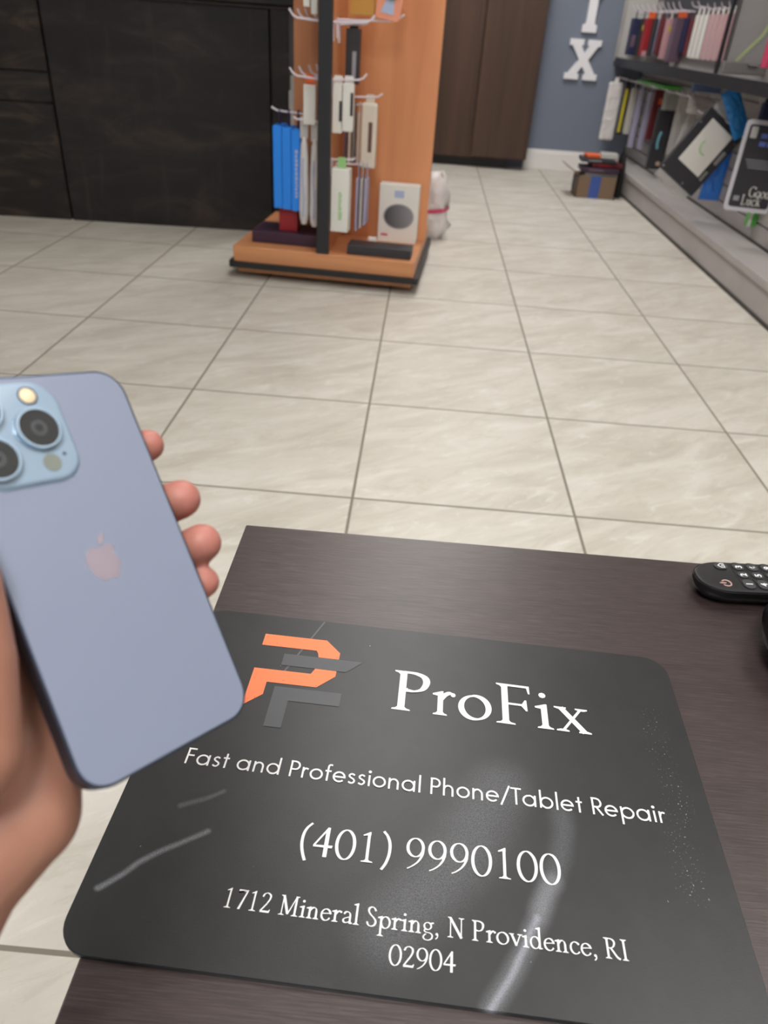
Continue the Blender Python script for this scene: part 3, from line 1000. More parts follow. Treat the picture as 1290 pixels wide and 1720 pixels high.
pp = [('black pouch pack lying lowest in the cardboard box', -0.02, 0.0, 0.02, 0.11, 0.085, 0.10, M_charcoal, 0.05), ('clear edged pack lying in cardboard box beneath the plum pack', 0.02, 0.01, 0.122, 0.11, 0.085, 0.032, M_bag_clear, 0.02),
      ('plum dark pack lying across cardboard box', 0.01, 0.0, 0.158, 0.125, 0.09, 0.026, M_purple, -0.04), ('dark red pack on the pile in cardboard box', 0.05, 0.02, 0.187, 0.10, 0.08, 0.024, M_darkred, 0.06),
      ('black thin pack near the top of the cardboard box pile', -0.01, 0.01, 0.214, 0.11, 0.08, 0.022, M_charcoal, -0.05), ('orange small pack on top of the cardboard box pile', -0.045, 0.0, 0.239, 0.045, 0.05, 0.02, M_orange, 0.1),
      ('grey clear pack on top right of the cardboard box pile', 0.06, 0.0, 0.239, 0.055, 0.06, 0.03, M_frost, -0.1)]
for i, (lab, x, y, z, w, d_, h, m, rz) in enumerate(pp):
    o = thing('accessory_pack', lab, 'pack', (1.245 + x, 4.075 + y, z), (0, 0, rz), 'packs heaped in the cardboard box')
    obj('body', box(NB(), -w, w, -d_, d_, 0, h, 0.004, 2), m, o)
    if i in (2, 3, 4):
        obj('printed_panel', box(NB(), -w * 0.6, w * 0.2, -d_ - 0.001, -d_ + 0.001, h * 0.25, h * 0.75), (M_mauve, M_red, M_greycard)[i - 2], o)
o = thing('black_bag', 'black folded bag standing between cardboard box and grey display', 'bag', (1.415, 4.13, 0))
bm = NB()
rings = []
for z, sx, sy, dx in ((0, 0.032, 0.07, 0), (0.04, 0.034, 0.072, 0.001), (0.12, 0.030, 0.068, 0.0), (0.20, 0.026, 0.06, -0.002), (0.26, 0.018, 0.05, -0.004), (0.285, 0.008, 0.04, -0.004)):
    rings.append([(dx + sx * math.cos(2 * PI * k / 20) * (1 + 0.08 * math.sin(3 * 2 * PI * k / 20 + z * 20)), sy * math.sin(2 * PI * k / 20), z) for k in range(20)])
loft(bm, rings)
obj('bag_body', bm, M_black_plastic, o, smooth=60)
obj('handle', tube(NB(), [(-0.004, -0.02, 0.28), (-0.004, -0.014, 0.30), (-0.004, 0.014, 0.30), (-0.004, 0.02, 0.28)], 0.005), M_black_rubber, o)

# ------------------------------------------------------------------ coffee table
TB = thing('coffee_table', 'dark espresso wood grain coffee table in the foreground', 'table', (0.45, -1.07, 0))
TZ = 0.45
M_tt = M_table
top = obj('table_top', box(NB(), -0.503, 0.55, -0.28, 0.296, TZ - 0.036, TZ, 0.0012, 1), M_table, TB)
for sx in (-0.455, 0.50):
    for sy in (-0.235, 0.25):
        obj('leg', box(NB(), sx - 0.025, sx + 0.025, sy - 0.025, sy + 0.025, 0.0, TZ - 0.036, 0.002, 1), M_table, TB)
bm = NB()
box(bm, -0.43, 0.475, 0.24, 0.26, TZ - 0.10, TZ - 0.036)
box(bm, -0.43, 0.475, -0.245, -0.225, TZ - 0.10, TZ - 0.036)
obj('apron', bm, M_table, TB)

# ------------------------------------------------------------------ lettering engine for the mat
TH = 0.00025


def spl(pts, n=10):
    """Catmull-Rom through the points"""
    P_ = [Vector((p[0], p[1])) for p in pts]
    out = []
    for i in range(len(P_) - 1):
        p0 = P_[i - 1] if i > 0 else P_[0] * 2 - P_[1]
        p1, p2 = P_[i], P_[i + 1]
        p3 = P_[i + 2] if i + 2 < len(P_) else P_[-1] * 2 - P_[-2]
        for k in range(n):
            s = k / n
            out.append(0.5 * ((2 * p1) + (-p0 + p2) * s + (2 * p0 - 5 * p1 + 4 * p2 - p3) * s * s + (-p0 + 3 * p1 - 3 * p2 + p3) * s ** 3))
    out.append(P_[-1])
    return out


def arc(cx, cy, rx, ry, a0, a1, n=28):
    return [Vector((cx + rx * math.cos(math.radians(a0 + (a1 - a0) * k / n)), cy + ry * math.sin(math.radians(a0 + (a1 - a0) * k / n)))) for k in range(n + 1)]


def stroke(path, thick, thin=None, nib=25, taper=(1, 1)):
    """outline quads of a pen stroke; a broad nib when thin is given"""
    quads = []
    n = len(path)
    L_, R_ = [], []
    closed = (path[0] - path[-1]).length < 1e-6
    for i, p in enumerate(path):
        if closed:
            a, b = path[(i - 1) % (n - 1)], path[(i + 1) % (n - 1)]
        else:
            a, b = path[max(i - 1, 0)], path[min(i + 1, n - 1)]
        d = (b - a)
        d = d.normalized() if d.length > 1e-9 else Vector((1, 0))
        nrm = Vector((-d.y, d.x))
        if thin is None:
            w = thick
        else:
            th = math.atan2(d.y, d.x) - math.radians(nib)
            w = (thin + (thick - thin) * abs(math.sin(th)) ** 1.3) * WT
        s = i / (n - 1)
        w *= taper[0] + (taper[1] - taper[0]) * s
        L_.append(p + nrm * w / 2)
        R_.append(p - nrm * w / 2)
    for i in range(n - 1):
        quads.append([L_[i], L_[i + 1], R_[i + 1], R_[i]])
    return quads


def V(*p):
    return [Vector(q) for q in p]


def disc(x, y, r, n=18):
    return [[Vector((x + r * math.cos(2 * PI * k / n), y + r * math.sin(2 * PI * k / n))) for k in range(n)]]


ST, HL = 0.115, 0.045      # serif stem and hairline
WT = 1.0                   # weight of the line being set


def stem(x, y0, y1, w=ST):
    w *= WT
    return [V((x - w / 2, y0), (x + w / 2, y0), (x + w / 2, y1), (x - w / 2, y1))]


def foot(x, y, up=1, w=0.30, st=ST):
    h, b = 0.038, 0.085
    return [V((x - w / 2, y), (x + w / 2, y), (x + w / 2 - 0.01, y + up * h * 0.8), (x + st / 2 + 0.03, y + up * h * 1.25), (x + st / 2, y + up * b), (x - st / 2, y + up * b), (x - st / 2 - 0.03, y + up * h * 1.25), (x - w / 2 + 0.01, y + up * h * 0.8))]


def flag(x, y, w=0.13, st=ST):
    """sloped serif at the upper left of a stem"""
    return [V((x - st / 2 - w * 0.85, y - 0.065), (x - st / 2 - w * 0.85 + 0.005, y - 0.10), (x - st / 2, y - 0.115), (x + st / 2, y - 0.1), (x + st / 2, y + 0.01), (x + st / 2 - 0.03, y + 0.012))]


XH = 0.585


def serif_glyph(c):
    """(polygons, advance) in units of cap height"""
    q = []
    if c == 'P':
        x = 0.17
        q += stem(x, 0, 1) + foot(x, 0) + [V((x - .15, 1.0), (x - .145, .965), (x - .09, .945), (x - .055, .90), (x + .05, .90), (x + .05, 1.0))]
        q += stroke(spl([(x, .975), (x + .2, .965), (x + .345, .885), (x + .38, .74), (x + .32, .57), (x + .19, .495), (x + .07, .505), (x + .04, .525)]), .118, .048, 15)
        return q, 0.66
    if c == 'r':
        x = 0.17
        q += stem(x, 0, XH - .02) + foot(x, 0) + flag(x, XH)
        q += stroke(spl([(x + .02, .40), (x + .1, .51), (x + .19, .562), (x + .255, .545)]), .10, .05, -30)
        q += disc(x + .262, .525, .052)
        return q, 0.475
    if c == 'o':
        q += stroke(arc(.31, XH / 2, .255, XH / 2 - .008, 0, 360, 48), .115, .045, 18)
        return q, 0.63
    if c == 'F':
        x = 0.17
        q += stem(x, 0, 1) + foot(x, 0, 1, .34) + [V((x - .15, 1.0), (x - .145, .965), (x - .09, .945), (x - .055, .90), (x + .05, .90), (x + .05, 1.0))]
        q += [V((x, .945), (x + .40, .945), (x + .425, .80), (x + .455, .80), (x + .452, 1.0), (x, 1.0))]
        q += [V((x, .475), (x + .30, .475), (x + .30, .525), (x, .525)), V((x + .29, .475), (x + .365, .36), (x + .395, .36), (x + .385, .63), (x + .355, .63), (x + .30, .525))]
        return q, 0.66
    if c == 'i':
        x = 0.16
        q += stem(x, 0, XH - .02) + foot(x, 0) + flag(x, XH) + disc(x - .01, .815, .068, 8)
        return q, 0.33
    if c == 'x':
        q += stroke(V((.10, XH - .02), (.53, .02)), .115) + stroke(V((.50, XH - .02), (.10, .02)), .052)
        for sx, y, u in ((.09, XH, -1), (.52, XH, -1), (.10, 0, 1), (.54, 0, 1)):
            q += [V((sx - .13, y), (sx + .12, y), (sx + .12, y + u * .03), (sx + .05, y + u * .055), (sx - .05, y + u * .055), (sx - .13, y + u * .03))]
        return q, 0.66
    if c == '(':
        q += stroke(spl([(.30, 1.10), (.17, .92), (.10, .68), (.10, .35), (.17, .05), (.26, -.18)]), .10, .04, 10)
        return q, 0.36
    if c == ')':
        q += stroke(spl([(.06, 1.10), (.19, .92), (.26, .68), (.26, .35), (.19, .05), (.08, -.18)]), .10, .04, 10)
        return q, 0.36
    if c == '4':
        q += stroke(V((.40, 1.0), (.05, .36)), .052) + [V((.03, .31), (.55, .31), (.57, .40), (.03, .375))] + [V((.33, 0), (.44, 0), (.44, 1.0), (.385, 1.0), (.33, .92))]
        return q, 0.60
    if c == '0':
        q += stroke(arc(.29, .5, .245, .495, 0, 360, 56), .105, .04, 10)
        return q, 0.60
    if c == '1':
        x = .29
        q += stem(x, 0, .97, .095) + foot(x, 0, 1, .33, .095) + [V((x - .17, .90), (x - .16, .865), (x - .04, .90), (x + .047, .90), (x + .047, 1.02), (x + .02, 1.02))]
        return q, 0.60
    if c == '9':
        q += stroke(arc(.28, .68, .215, .305, 0, 360, 44), .10, .04, 10)
        q += stroke(spl([(.498, .70), (.475, .45), (.37, .22), (.22, .06), (.08, -.03)]), .10, .04, 30)
        return q, 0.58
    if c == '7':
        q += [V((.06, .90), (.51, .90), (.54, 1.0), (.08, 1.0), (.05, .80), (.075, .80))] + [V((.45, .93), (.54, 1.0), (.28, 0), (.17, 0))]
        return q, 0.58
    if c == '2':
        q += stroke(spl([(.07, .77), (.13, .92), (.27, .985), (.42, .90), (.44, .73), (.36, .52), (.22, .29), (.07, .06)]), .105, .042, 15)
        q += [V((.04, 0), (.49, 0), (.53, .17), (.50, .17), (.45, .095), (.10, .095))]
        return q, 0.58
    if c == 'M':
        q += stem(.20, 0, .97, .055) + stem(.83, 0, 1, ST) + foot(.20, 0, 1, .28, .055) + foot(.83, 0, 1, .32)
        q += stroke(V((.19, 1.0), (.50, .08)), .12) + stroke(V((.83, 1.0), (.50, .06)), .05)
        q += [V((.07, 1.0), (.26, 1.0), (.22, .93), (.08, .965)), V((.78, 1.0), (.96, 1.0), (.96, .965), (.84, .93))]
        return q, 1.03
    if c == 'N':
        q += stem(.19, 0, .97, .055) + stem(.70, 0, 1, .055) + foot(.19, 0, 1, .28, .055) + foot(.70, 1, -1, .28, .055)
        q += stroke(V((.17, .97), (.71, .02)), .12) + [V((.05, 1.0), (.22, 1.0), (.22, .93), (.06, .965))]
        return q, 0.88
    if c == 'R':
        x = 0.17
        q += stem(x, 0, 1) + foot(x, 0) + foot(x, 1, -1)
        q += stroke(spl([(x, .975), (x + .2, .965), (x + .32, .88), (x + .34, .75), (x + .28, .60), (x + .16, .52), (x + .03, .515)]), .112, .046, 15)
        q += stroke(spl([(x + .15, .52), (x + .27, .33), (x + .40, .12), (x + .54, .02)]), .115, .06, 60)
        return q, 0.76
    if c == 'I':
        q += stem(.18, 0, 1) + foot(.18, 0) + foot(.18, 1, -1)
        return q, 0.36
    if c == 'S':
        q += stroke(spl([(.44, .80), (.36, .93), (.24, .975), (.12, .90), (.10, .75), (.20, .60), (.36, .45), (.46, .29), (.42, .11), (.28, .025), (.13, .07), (.06, .23)]), .115, .05, -10)
        return q, 0.56
    if c == 'v':
        q += stroke(V((.09, XH - .02), (.31, .02)), .11) + stroke(V((.50, XH - .02), (.30, .02)), .05)
        for sx in (.09, .49):
            q += [V((sx - .12, XH), (sx + .12, XH), (sx + .12, XH - .03), (sx + .05, XH - .055), (sx - .05, XH - .055), (sx - .12, XH - .03))]
        return q, 0.58
    if c == 'd':
        q += stroke(arc(.26, XH / 2, .205, XH / 2 - .008, 0, 360, 44), .11, .045, 18) + stem(.47, .0, 1.03) + flag(.47, 1.05) + [V((.47, 0), (.60, .02), (.60, .05), (.47, .08))]
        return q, 0.64
    if c == 'e':
        q += stroke(arc(.27, XH / 2, .215, XH / 2 - .008, 10, 330, 40), .11, .045, 18) + [V((.08, .31), (.48, .36), (.485, .40), (.08, .355))]
        return q, 0.53
    if c == 'n':
        q += stem(.15, 0, XH - .02) + foot(.15, 0, 1, .28) + flag(.15, XH) + stem(.47, 0, .40) + foot(.47, 0, 1, .28)
        q += stroke(spl([(.17, .40), (.25, .52), (.35, .56), (.44, .51), (.47, .38)]), .105, .045, -25)
        return q, 0.66
    if c == 'c':
        q += stroke(arc(.27, XH / 2, .215, XH / 2 - .008, 45, 325, 40), .11, .045, 18) + disc(.42, .49, .05)
        return q, 0.50
    if c == 'a':
        q += stem(.40, .03, .40, .105) + [V((.36, 0), (.50, 0), (.53, .04), (.45, .10), (.36, .10))]
        q += stroke(spl([(.10, .45), (.17, .55), (.28, .57), (.38, .50), (.40, .38)]), .10, .045, -20)
        q += stroke(spl([(.40, .34), (.22, .28), (.10, .20), (.10, .09), (.19, .03), (.31, .07), (.40, .14)]), .105, .045, 25)
        return q, 0.53
    if c == 'l':
        q += stem(.16, 0, 1.03) + foot(.16, 0) + flag(.16, 1.06)
        return q, 0.32
    if c == 'p':
        q += stem(.15, -.36, XH - .02) + foot(.15, -.38, 1, .30) + flag(.15, XH) + stroke(arc(.36, XH / 2, .205, XH / 2 - .008, 0, 360, 44), .11, .045, 18)
        return q, 0.62
    if c == 'g':
        q += stroke(arc(.24, .40, .165, .175, 0, 360, 36), .095, .045, 18)
        q += stroke(spl([(.14, .25), (.09, .17), (.16, .10), (.36, .07), (.46, -.02), (.44, -.18), (.28, -.28), (.12, -.25), (.05, -.15), (.10, -.04), (.18, .01)]), .085, .045, 0)
        q += stroke(spl([(.36, .50), (.44, .56), (.52, .57)]), .07)
        return q, 0.55
    if c == 'G':
        q += stroke(arc(.46, .5, .38, .485, 48, 330, 44), .12, .05, 10) + stem(.79, .06, .40) + foot(.79, .43, -1, .28) + [V((.82, .72), (.85, .72), (.84, .98), (.80, .98), (.70, .86))]
        return q, 0.92
    if c == 'L':
        q += stem(.17, 0, 1) + foot(.17, 1, -1) + [V((.02, 0), (.60, 0), (.66, .24), (.63, .24), (.54, .06), (.17, .06), (.02, .035))]
        return q, 0.66
    if c == 'u':
        q += stem(.15, .15, XH) + flag(.15, XH) + stem(.48, 0, XH) + flag(.48, XH) + stroke(spl([(.15, .18), (.20, .05), (.31, .02), (.42, .07), (.48, .18)]), .10, .05, -20)
        return q, 0.64
    if c == 'k':
        q += stem(.16, 0, 1.03) + foot(.16, 0) + flag(.16, 1.06) + stroke(V((.48, XH), (.18, .26)), .05) + stroke(V((.25, .33), (.52, .02)), .11)
        return q, 0.60
    if c == ',':
        q += disc(.12, .05, .062) + stroke(spl([(.165, .04), (.15, -.08), (.07, -.18)]), .05)
        return q, 0.27
    return [], 0.28


SW = 0.098     # stroke of the plain sans


def sans_glyph(c):
    w = SW
    q = []
    X = 0.66
    r = X / 2 - w / 2
    bowl = lambda cx: stroke(arc(cx, X / 2, r + .01, r + .01, 0, 360, 40), w)
    ln = lambda *p: stroke(V(*p), w)
    if c == 'F':
        return ln((.12, 0), (.12, 1)) + ln((.06, 1 - w / 2), (.50, 1 - w / 2)) + ln((.12, .54), (.46, .54)), .58
    if c == 'a':
        return bowl(.36) + ln((.66, 0), (.66, X)), .80
    if c == 's':
        return stroke(spl([(.38, .54), (.30, .60), (.20, .60), (.12, .53), (.13, .43), (.24, .35), (.36, .27), (.38, .16), (.30, .07), (.19, .06), (.09, .12)]), w * .95), .49
    if c == 't':
        return ln((.20, 0), (.20, .90)) + ln((.04, X - w / 2), (.36, X - w / 2)), .42
    if c == 'n':
        return ln((.11, 0), (.11, X)) + stroke(arc(.33, .36, .22, .245, 180, 0, 24), w) + ln((.55, 0), (.55, .37)), .70
    if c == 'd':
        return bowl(.36) + ln((.66, 0), (.66, 1.06)), .80
    if c == 'P':
        return ln((.12, 0), (.12, 1)) + ln((.06, 1 - w / 2), (.34, 1 - w / 2)) + stroke(arc(.33, .70, .205, .2375, 90, -90, 24), w) + ln((.12, .4625), (.34, .4625)), .62
    if c == 'r':
        return ln((.11, 0), (.11, X)) + stroke(spl([(.12, .40), (.17, .54), (.27, .60), (.37, .56)]), w), .42
    if c == 'o':
        return bowl(.36), .74
    if c == 'f':
        return ln((.17, 0), (.17, .82)) + stroke(spl([(.17, .80), (.19, .95), (.27, 1.0), (.37, .98)]), w) + ln((.03, X - w / 2), (.35, X - w / 2)), .40
    if c == 'e':
        return stroke(arc(.35, X / 2, r, r + .005, 0, 318, 36), w) + ln((.09, .335), (.68, .335)), .73
    if c == 'i':
        return ln((.11, 0), (.11, X)) + disc(.11, .87, .085), .24
    if c == 'l':
        return ln((.11, 0), (.11, 1.06)), .24
    if c == 'h':
        return ln((.11, 0), (.11, 1.06)) + stroke(arc(.33, .36, .22, .245, 180, 0, 24), w) + ln((.55, 0), (.55, .37)), .70
    if c == '/':
        return ln((.03, -.12), (.47, 1.06)), .50
    if c == 'T':
        return ln((.27, 0), (.27, 1)) + ln((.0, 1 - w / 2), (.54, 1 - w / 2)), .54
    if c == 'b':
        return ln((.11, 0), (.11, 1.06)) + bowl(.41), .80
    if c == 'R':
        return ln((.12, 0), (.12, 1)) + ln((.06, 1 - w / 2), (.34, 1 - w / 2)) + stroke(arc(.33, .70, .205, .2375, 90, -90, 24), w) + ln((.12, .4625), (.34, .4625)) + ln((.28, .46), (.58, 0)), .64
    if c == 'p':
        return ln((.11, -.36), (.11, X)) + bowl(.41), .80
    return [], .30


def set_line(name, text, glyph, x0, x1, y0, y1, cap, m, parent, z, track=0.0, boxes=None, weight=1.0):
    """one printed line: fitted between x0 and x1, baseline from y0 to y1, as its own mesh"""
    polys, pen = [], 0.0
    xmin, xmax = 1e9, -1e9
    global WT
    WT = weight
    for i, ch in enumerate(text):
        q, adv = glyph(ch)
        if boxes and q:
            a, b = boxes[i]
            lo = min(v_.x for pl in q for v_ in pl)
            hi = max(v_.x for pl in q for v_ in pl)
            q = [[Vector(((a + (v_.x - lo) / (hi - lo) * (b - a)), v_.y)) for v_ in pl] for pl in q]
        else:
            q = [[Vector((v_.x + pen, v_.y)) for v_ in pl] for pl in q]
        pen += adv + track
        polys += q
    xs_ = [v_.x for pl in polys for v_ in pl]
    xmin, xmax = min(xs_), max(xs_)
    bm = NB()
    for ip, pl in enumerate(polys):
        vs_ = []
        zz = z + (ip % 60) * 4e-6
        for v_ in pl:
            s = (v_.x - xmin) / (xmax - xmin)
            vs_.append(bm.verts.new((x0 + s * (x1 - x0), y0 + s * (y1 - y0) + v_.y * cap, zz)))
        try:
            f_ = bm.faces.new(vs_)
            f_.normal_update()
            if f_.normal.z < 0:
                f_.normal_flip()
        except ValueError:
            pass
    me = D.meshes.new(name)
    bm.to_mesh(me)
    bm.free()
    return link(name, me, m, parent)


for word, x0, x1, z0 in (('Good', -0.012, 0.082, 0.062), ('Luck', -0.036, 0.050, 0.027)):
    q_ = set_line('lettering', word, serif_glyph, x0, x1, z0, z0, 0.042, M_white_card, GL, 0.0058)
    q_.rotation_euler = (PI / 2, 0, 0)

# ------------------------------------------------------------------ printed mat on the table
M_mat = mat('charcoal_mat', s2l(76, 78, 80), 0.37, 0, 0.5)
t = NT(M_mat)
P = t.obj()
n_f = t.noise(P, 900, 3, 0.6)
n_m = t.noise(P, 40, 5, 0.6)
base = t.ramp(n_m, [(0.3, s2l(30, 31, 33)), (0.7, s2l(37, 38, 40))])
base = t.mix(t.math('MULTIPLY', n_f, 0.2), base, s2l(48, 49, 52))
wob = t.n('ShaderNodeTexNoise')
t.put(wob.inputs['Vector'], P)
wob.inputs['Scale'].default_value = 18
wv = t.vmath('MULTIPLY', t.vmath('SUBTRACT', wob.outputs['Color'], (0.5, 0.5, 0.5)), (0.012, 0.012, 0.0))
PW = t.vmath('ADD', P, wv)


def scuff(points, lo, hi, amt, fine=500, th0=0.35, th1=0.6, c=(214, 216, 226), vec=None):
    """scratched whitish scuff along a polyline"""
    global base
    d = None
    for a, b in zip(points, points[1:]):
        s_ = t.seg(vec or PW, a, b)
        d = s_ if d is None else t.math('MINIMUM', d, s_)
    msk = t.smooth(d, lo, hi, 1, 0)
    msk = t.math('MULTIPLY', msk, t.smooth(t.noise(P, fine, 3, 0.6), th0, th1))
    base = t.mix(t.math('MULTIPLY', msk, amt), base, s2l(*c))


scuff([(0.0959, -0.0203), (0.0927, -0.051), (0.0745, -0.088)], 0.0005, 0.011, 0.10, 1500, 0.2, 0.7)
scuff([(0.086, -0.068), (0.0745, -0.088), (0.066, -0.1098), (0.0529, -0.1337), (0.0453, -0.148)], 0.0, 0.0095, 0.24, 1600, 0.1, 0.8)
scuff([(0.0725, -0.092), (0.066, -0.1098), (0.0529, -0.1337), (0.0453, -0.148)], 0.0, 0.0036, 0.32, 1300, 0.1, 0.7, (205, 210, 226))
scuff([(-0.1896, -0.1061), (-0.1726, -0.0886), (-0.1376, -0.0622)], 0.0, 0.0032, 0.34, 1800, 0.1, 0.8)
scuff([(-0.1603, -0.0469), (-0.1325, -0.0314)], 0.0001, 0.0028, 0.12, 1800, 0.1, 0.7)
scuff([(0.055, -0.003), (0.0295, -0.0554), (-0.0154, -0.1101)], 0.002, 0.034, 0.13, 1300, 0.25, 0.75)
scuff([(0.175, 0.08), (0.178, 0.0), (0.172, -0.06)], 0.002, 0.014, 0.6, 620, 0.64, 0.70)
scuff([(-0.0941, 0.1443), (-0.1173, 0.0796)], 0.0001, 0.0012, 0.14, 1500, 0.2, 0.6, vec=P)
for a, b, w in (((-0.0085, 0.0217), (-0.007, 0.0212), 0.003), ((-0.07, 0.073), (-0.068, 0.074), 0.002), ((0.135, -0.082), (0.137, -0.09), 0.006), ((-0.0683, -0.1427), (-0.0449, -0.1443), 0.004), ((0.11, 0.012), (0.112, 0.010), 0.003)):
    d_ = t.seg(PW, a, b)
    base = t.mix(t.math('MULTIPLY', t.smooth(d_, w * 0.3, w * 1.3, 1, 0), 0.5), base, s2l(42, 43, 45))
specks = t.smooth(t.noise(P, 260, 2, 0.5), 0.80, 0.82)
base = t.mix(t.math('MULTIPLY', specks, 0.5), base, s2l(190, 192, 196))
t.color(base)
t.bump(n_f, 0.12, 0.0004)

MT = thing('counter_mat', 'dark charcoal printed mat with repair shop lettering lying on coffee table', 'mat', (0.136, -1.064, TZ), (0, 0, math.radians(-2.05)))
mw, mh = 0.400, 0.292
bm = NB()
ring = rrect(mw, mh, 0.020, 8)
loft(bm, [[(x, y, 0.0) for x, y in ring], [(x, y, 0.0026) for x, y in ring], [(x * 0.998, y * 0.997, 0.0032) for x, y in ring]])
obj('sheet', bm, M_mat, MT)
M_ink = mat('white_print', s2l(235, 235, 236), 0.5)
M_ink_orange = mat('orange_print', s2l(255, 130, 82), 0.5)
tt = NT(M_ink_orange)
spk = tt.noise(tt.obj(), 220, 4, 0.6)
tt.color(tt.mix(tt.math('MULTIPLY', tt.smooth(spk, 0.66, 0.72), 0.7), s2l(250, 126, 80), s2l(150, 76, 54)))
M_ink_grey = mat('grey_print_ink', s2l(74, 75, 80), 0.44)
PZ = 0.0032


def flat_poly(bm, pts, z):
    f_ = bm.faces.new([bm.verts.new((x, y, z)) for x, y in pts])
    f_.normal_update()
    if f_.normal.z < 0:
        f_.normal_flip()


def printed(name, polys, m, z):
    bm = NB()
    for pl in polys:
        flat_poly(bm, pl, z)
    me = D.meshes.new(name)
    bm.to_mesh(me)
    bm.free()
    return link(name, me, m, MT)


printed('orange_emblem', [[(-0.1409, 0.1218), (-0.0881, 0.1218), (-0.075, 0.1085), (-0.075, 0.1012), (-0.092, 0.1012), (-0.0930, 0.1055), (-0.0947, 0.1085), (-0.1409, 0.1085)],
                          [(-0.0924, 0.088), (-0.075, 0.0878), (-0.075, 0.082), (-0.0881, 0.0683), (-0.1278, 0.0683), (-0.1278, 0.0553), (-0.1411, 0.0423), (-0.141, 0.0819), (-0.0950, 0.0819)]], M_ink_orange, PZ + 0.0003)
printed('grey_emblem', [[(-0.1204, 0.101), (-0.0548, 0.101), (-0.0671, 0.0880), (-0.1204, 0.0880)],
                        [(-0.1205, 0.0648), (-0.0676, 0.0648), (-0.0676, 0.0515), (-0.1073, 0.0515), (-0.1073, 0.0249), (-0.1205, 0.0249)]], M_ink_grey, PZ + 0.0003)
set_line('shop_name', 'ProFix', serif_glyph, -0.0278, 0.1257, 0.0556, 0.0527, 0.0413, M_ink, MT, PZ + 0.0003,
         boxes=[(-0.0278, 0.0012), (0.0037, 0.0218), (0.0240, 0.0500), (0.0533, 0.0808), (0.0840, 0.0974), (0.0990, 0.1257)])
set_line('slogan_line', 'Fast and Professional Phone/Tablet Repair', sans_glyph, -0.1672, 0.1668, -0.0152, -0.0166, 0.0134, M_ink, MT, PZ + 0.0003, 0.03)
set_line('phone_number', '(401) 9990100', serif_glyph, -0.0755, 0.0905, -0.0714, -0.0703, 0.0205, M_ink, MT, PZ + 0.0003, 0.03, weight=0.84)
set_line('address_line', '1712 Mineral Spring, N Providence, RI', serif_glyph, -0.1125, 0.1245, -0.1099, -0.1106, 0.0118, M_ink, MT, PZ + 0.0003, 0.01, weight=0.84)
set_line('address_line', '02904', serif_glyph, -0.0130, 0.0250, -0.1297, -0.1294, 0.0113, M_ink, MT, PZ + 0.0003, 0.01, weight=0.84)

# ------------------------------------------------------------------ remote control
M_remote = mat('remote_black', s2l(34, 34, 36), 0.34)
M_key = mat('key_grey', s2l(58, 58, 62), 0.5)
M_keywell = mat('key_well', s2l(14, 14, 15), 0.6)
M_copper = mat('copper_print', s2l(196, 160, 150), 0.4)
RM = thing('remote_control', 'black remote control with number keys at right end of coffee table', 'remote control', (0.392, -0.823, TZ), (0, 0, math.radians(3.5)))
RL, RWD = 0.185, 0.049


def remote_w(x):
    """half width along the length, rounded at the head"""
    if x < 0.03:
        return RWD / 2 * math.sqrt(max(0.0, 1 - ((0.03 - x) / 0.03) ** 2)) ** 0.9
    if x > RL - 0.016:
        return RWD / 2 * 0.93 * math.sqrt(max(0.0, 1 - ((x - RL + 0.016) / 0.016) ** 2))
    return RWD / 2 * (1 - 0.07 * (x - 0.03) / RL)


def remote_loop(scale, z, inset=0.0):
    n = 40
    pts = []
    xsn = [RL * (0.5 - 0.5 * math.cos(PI * k / n)) for k in range(n + 1)]
    up_ = [(x, remote_w(x)) for x in xsn]
    lo_ = [(x, -remote_w(x)) for x in xsn[::-1][1:-1]]
    cx = RL / 2
    return [(cx + (x - cx) * (1 - inset / (RL / 2)), y * (1 - inset / (RWD / 2)), z) for x, y in up_ + lo_]


bm = NB()
loft(bm, [remote_loop(1, 0.000, 0.012), remote_loop(1, 0.003, 0.006), remote_loop(1, 0.010, 0.0015), remote_loop(1, 0.015, 0.0), remote_loop(1, 0.0185, 0.0008)])
obj('shell', bm, mat('remote_gloss', s2l(24, 24, 26), 0.18), RM, smooth=40)
bm = NB()
loft(bm, [remote_loop(1, 0.0180, 0.0012), remote_loop(1, 0.0200, 0.0020), remote_loop(1, 0.0206, 0.0045)])
obj('face_plate', bm, M_remote, RM, smooth=40)
FZ = 0.0206
digits = ['1', '2', '3', '4', '5', '6', '7', '8', '9', '-', '0', '+']
for c in range(4):
    xk = 0.0475 + 0.0142 * c
    for r in range(3):
        yk = (-0.0125, 0.0015, 0.0140)[r]
        hl = (0.0066, 0.0046, 0.0050)[r]
        bm = NB()
        prism(bm, rrect(0.0108, hl * 2, 0.0046, 6), 0, 0.0011)
        kb = obj('number_key', bm, M_key, RM, loc=(xk, yk, FZ + 0.0002))
        text_mesh('digit', digits[c * 3 + r], 0.0088, M_ink, kb, (0.0031, -0.0026, 0.0013), (0, 0, PI / 2), 0.0001, bold=0.0002)
    bm = NB()
    prism(bm, rrect(0.0132, 0.0415, 0.0062, 6, xk, 0.0012), 0.0, 0.0003)
    obj('key_groove', bm, M_keywell, RM, loc=(0, 0, FZ))
bm = NB()
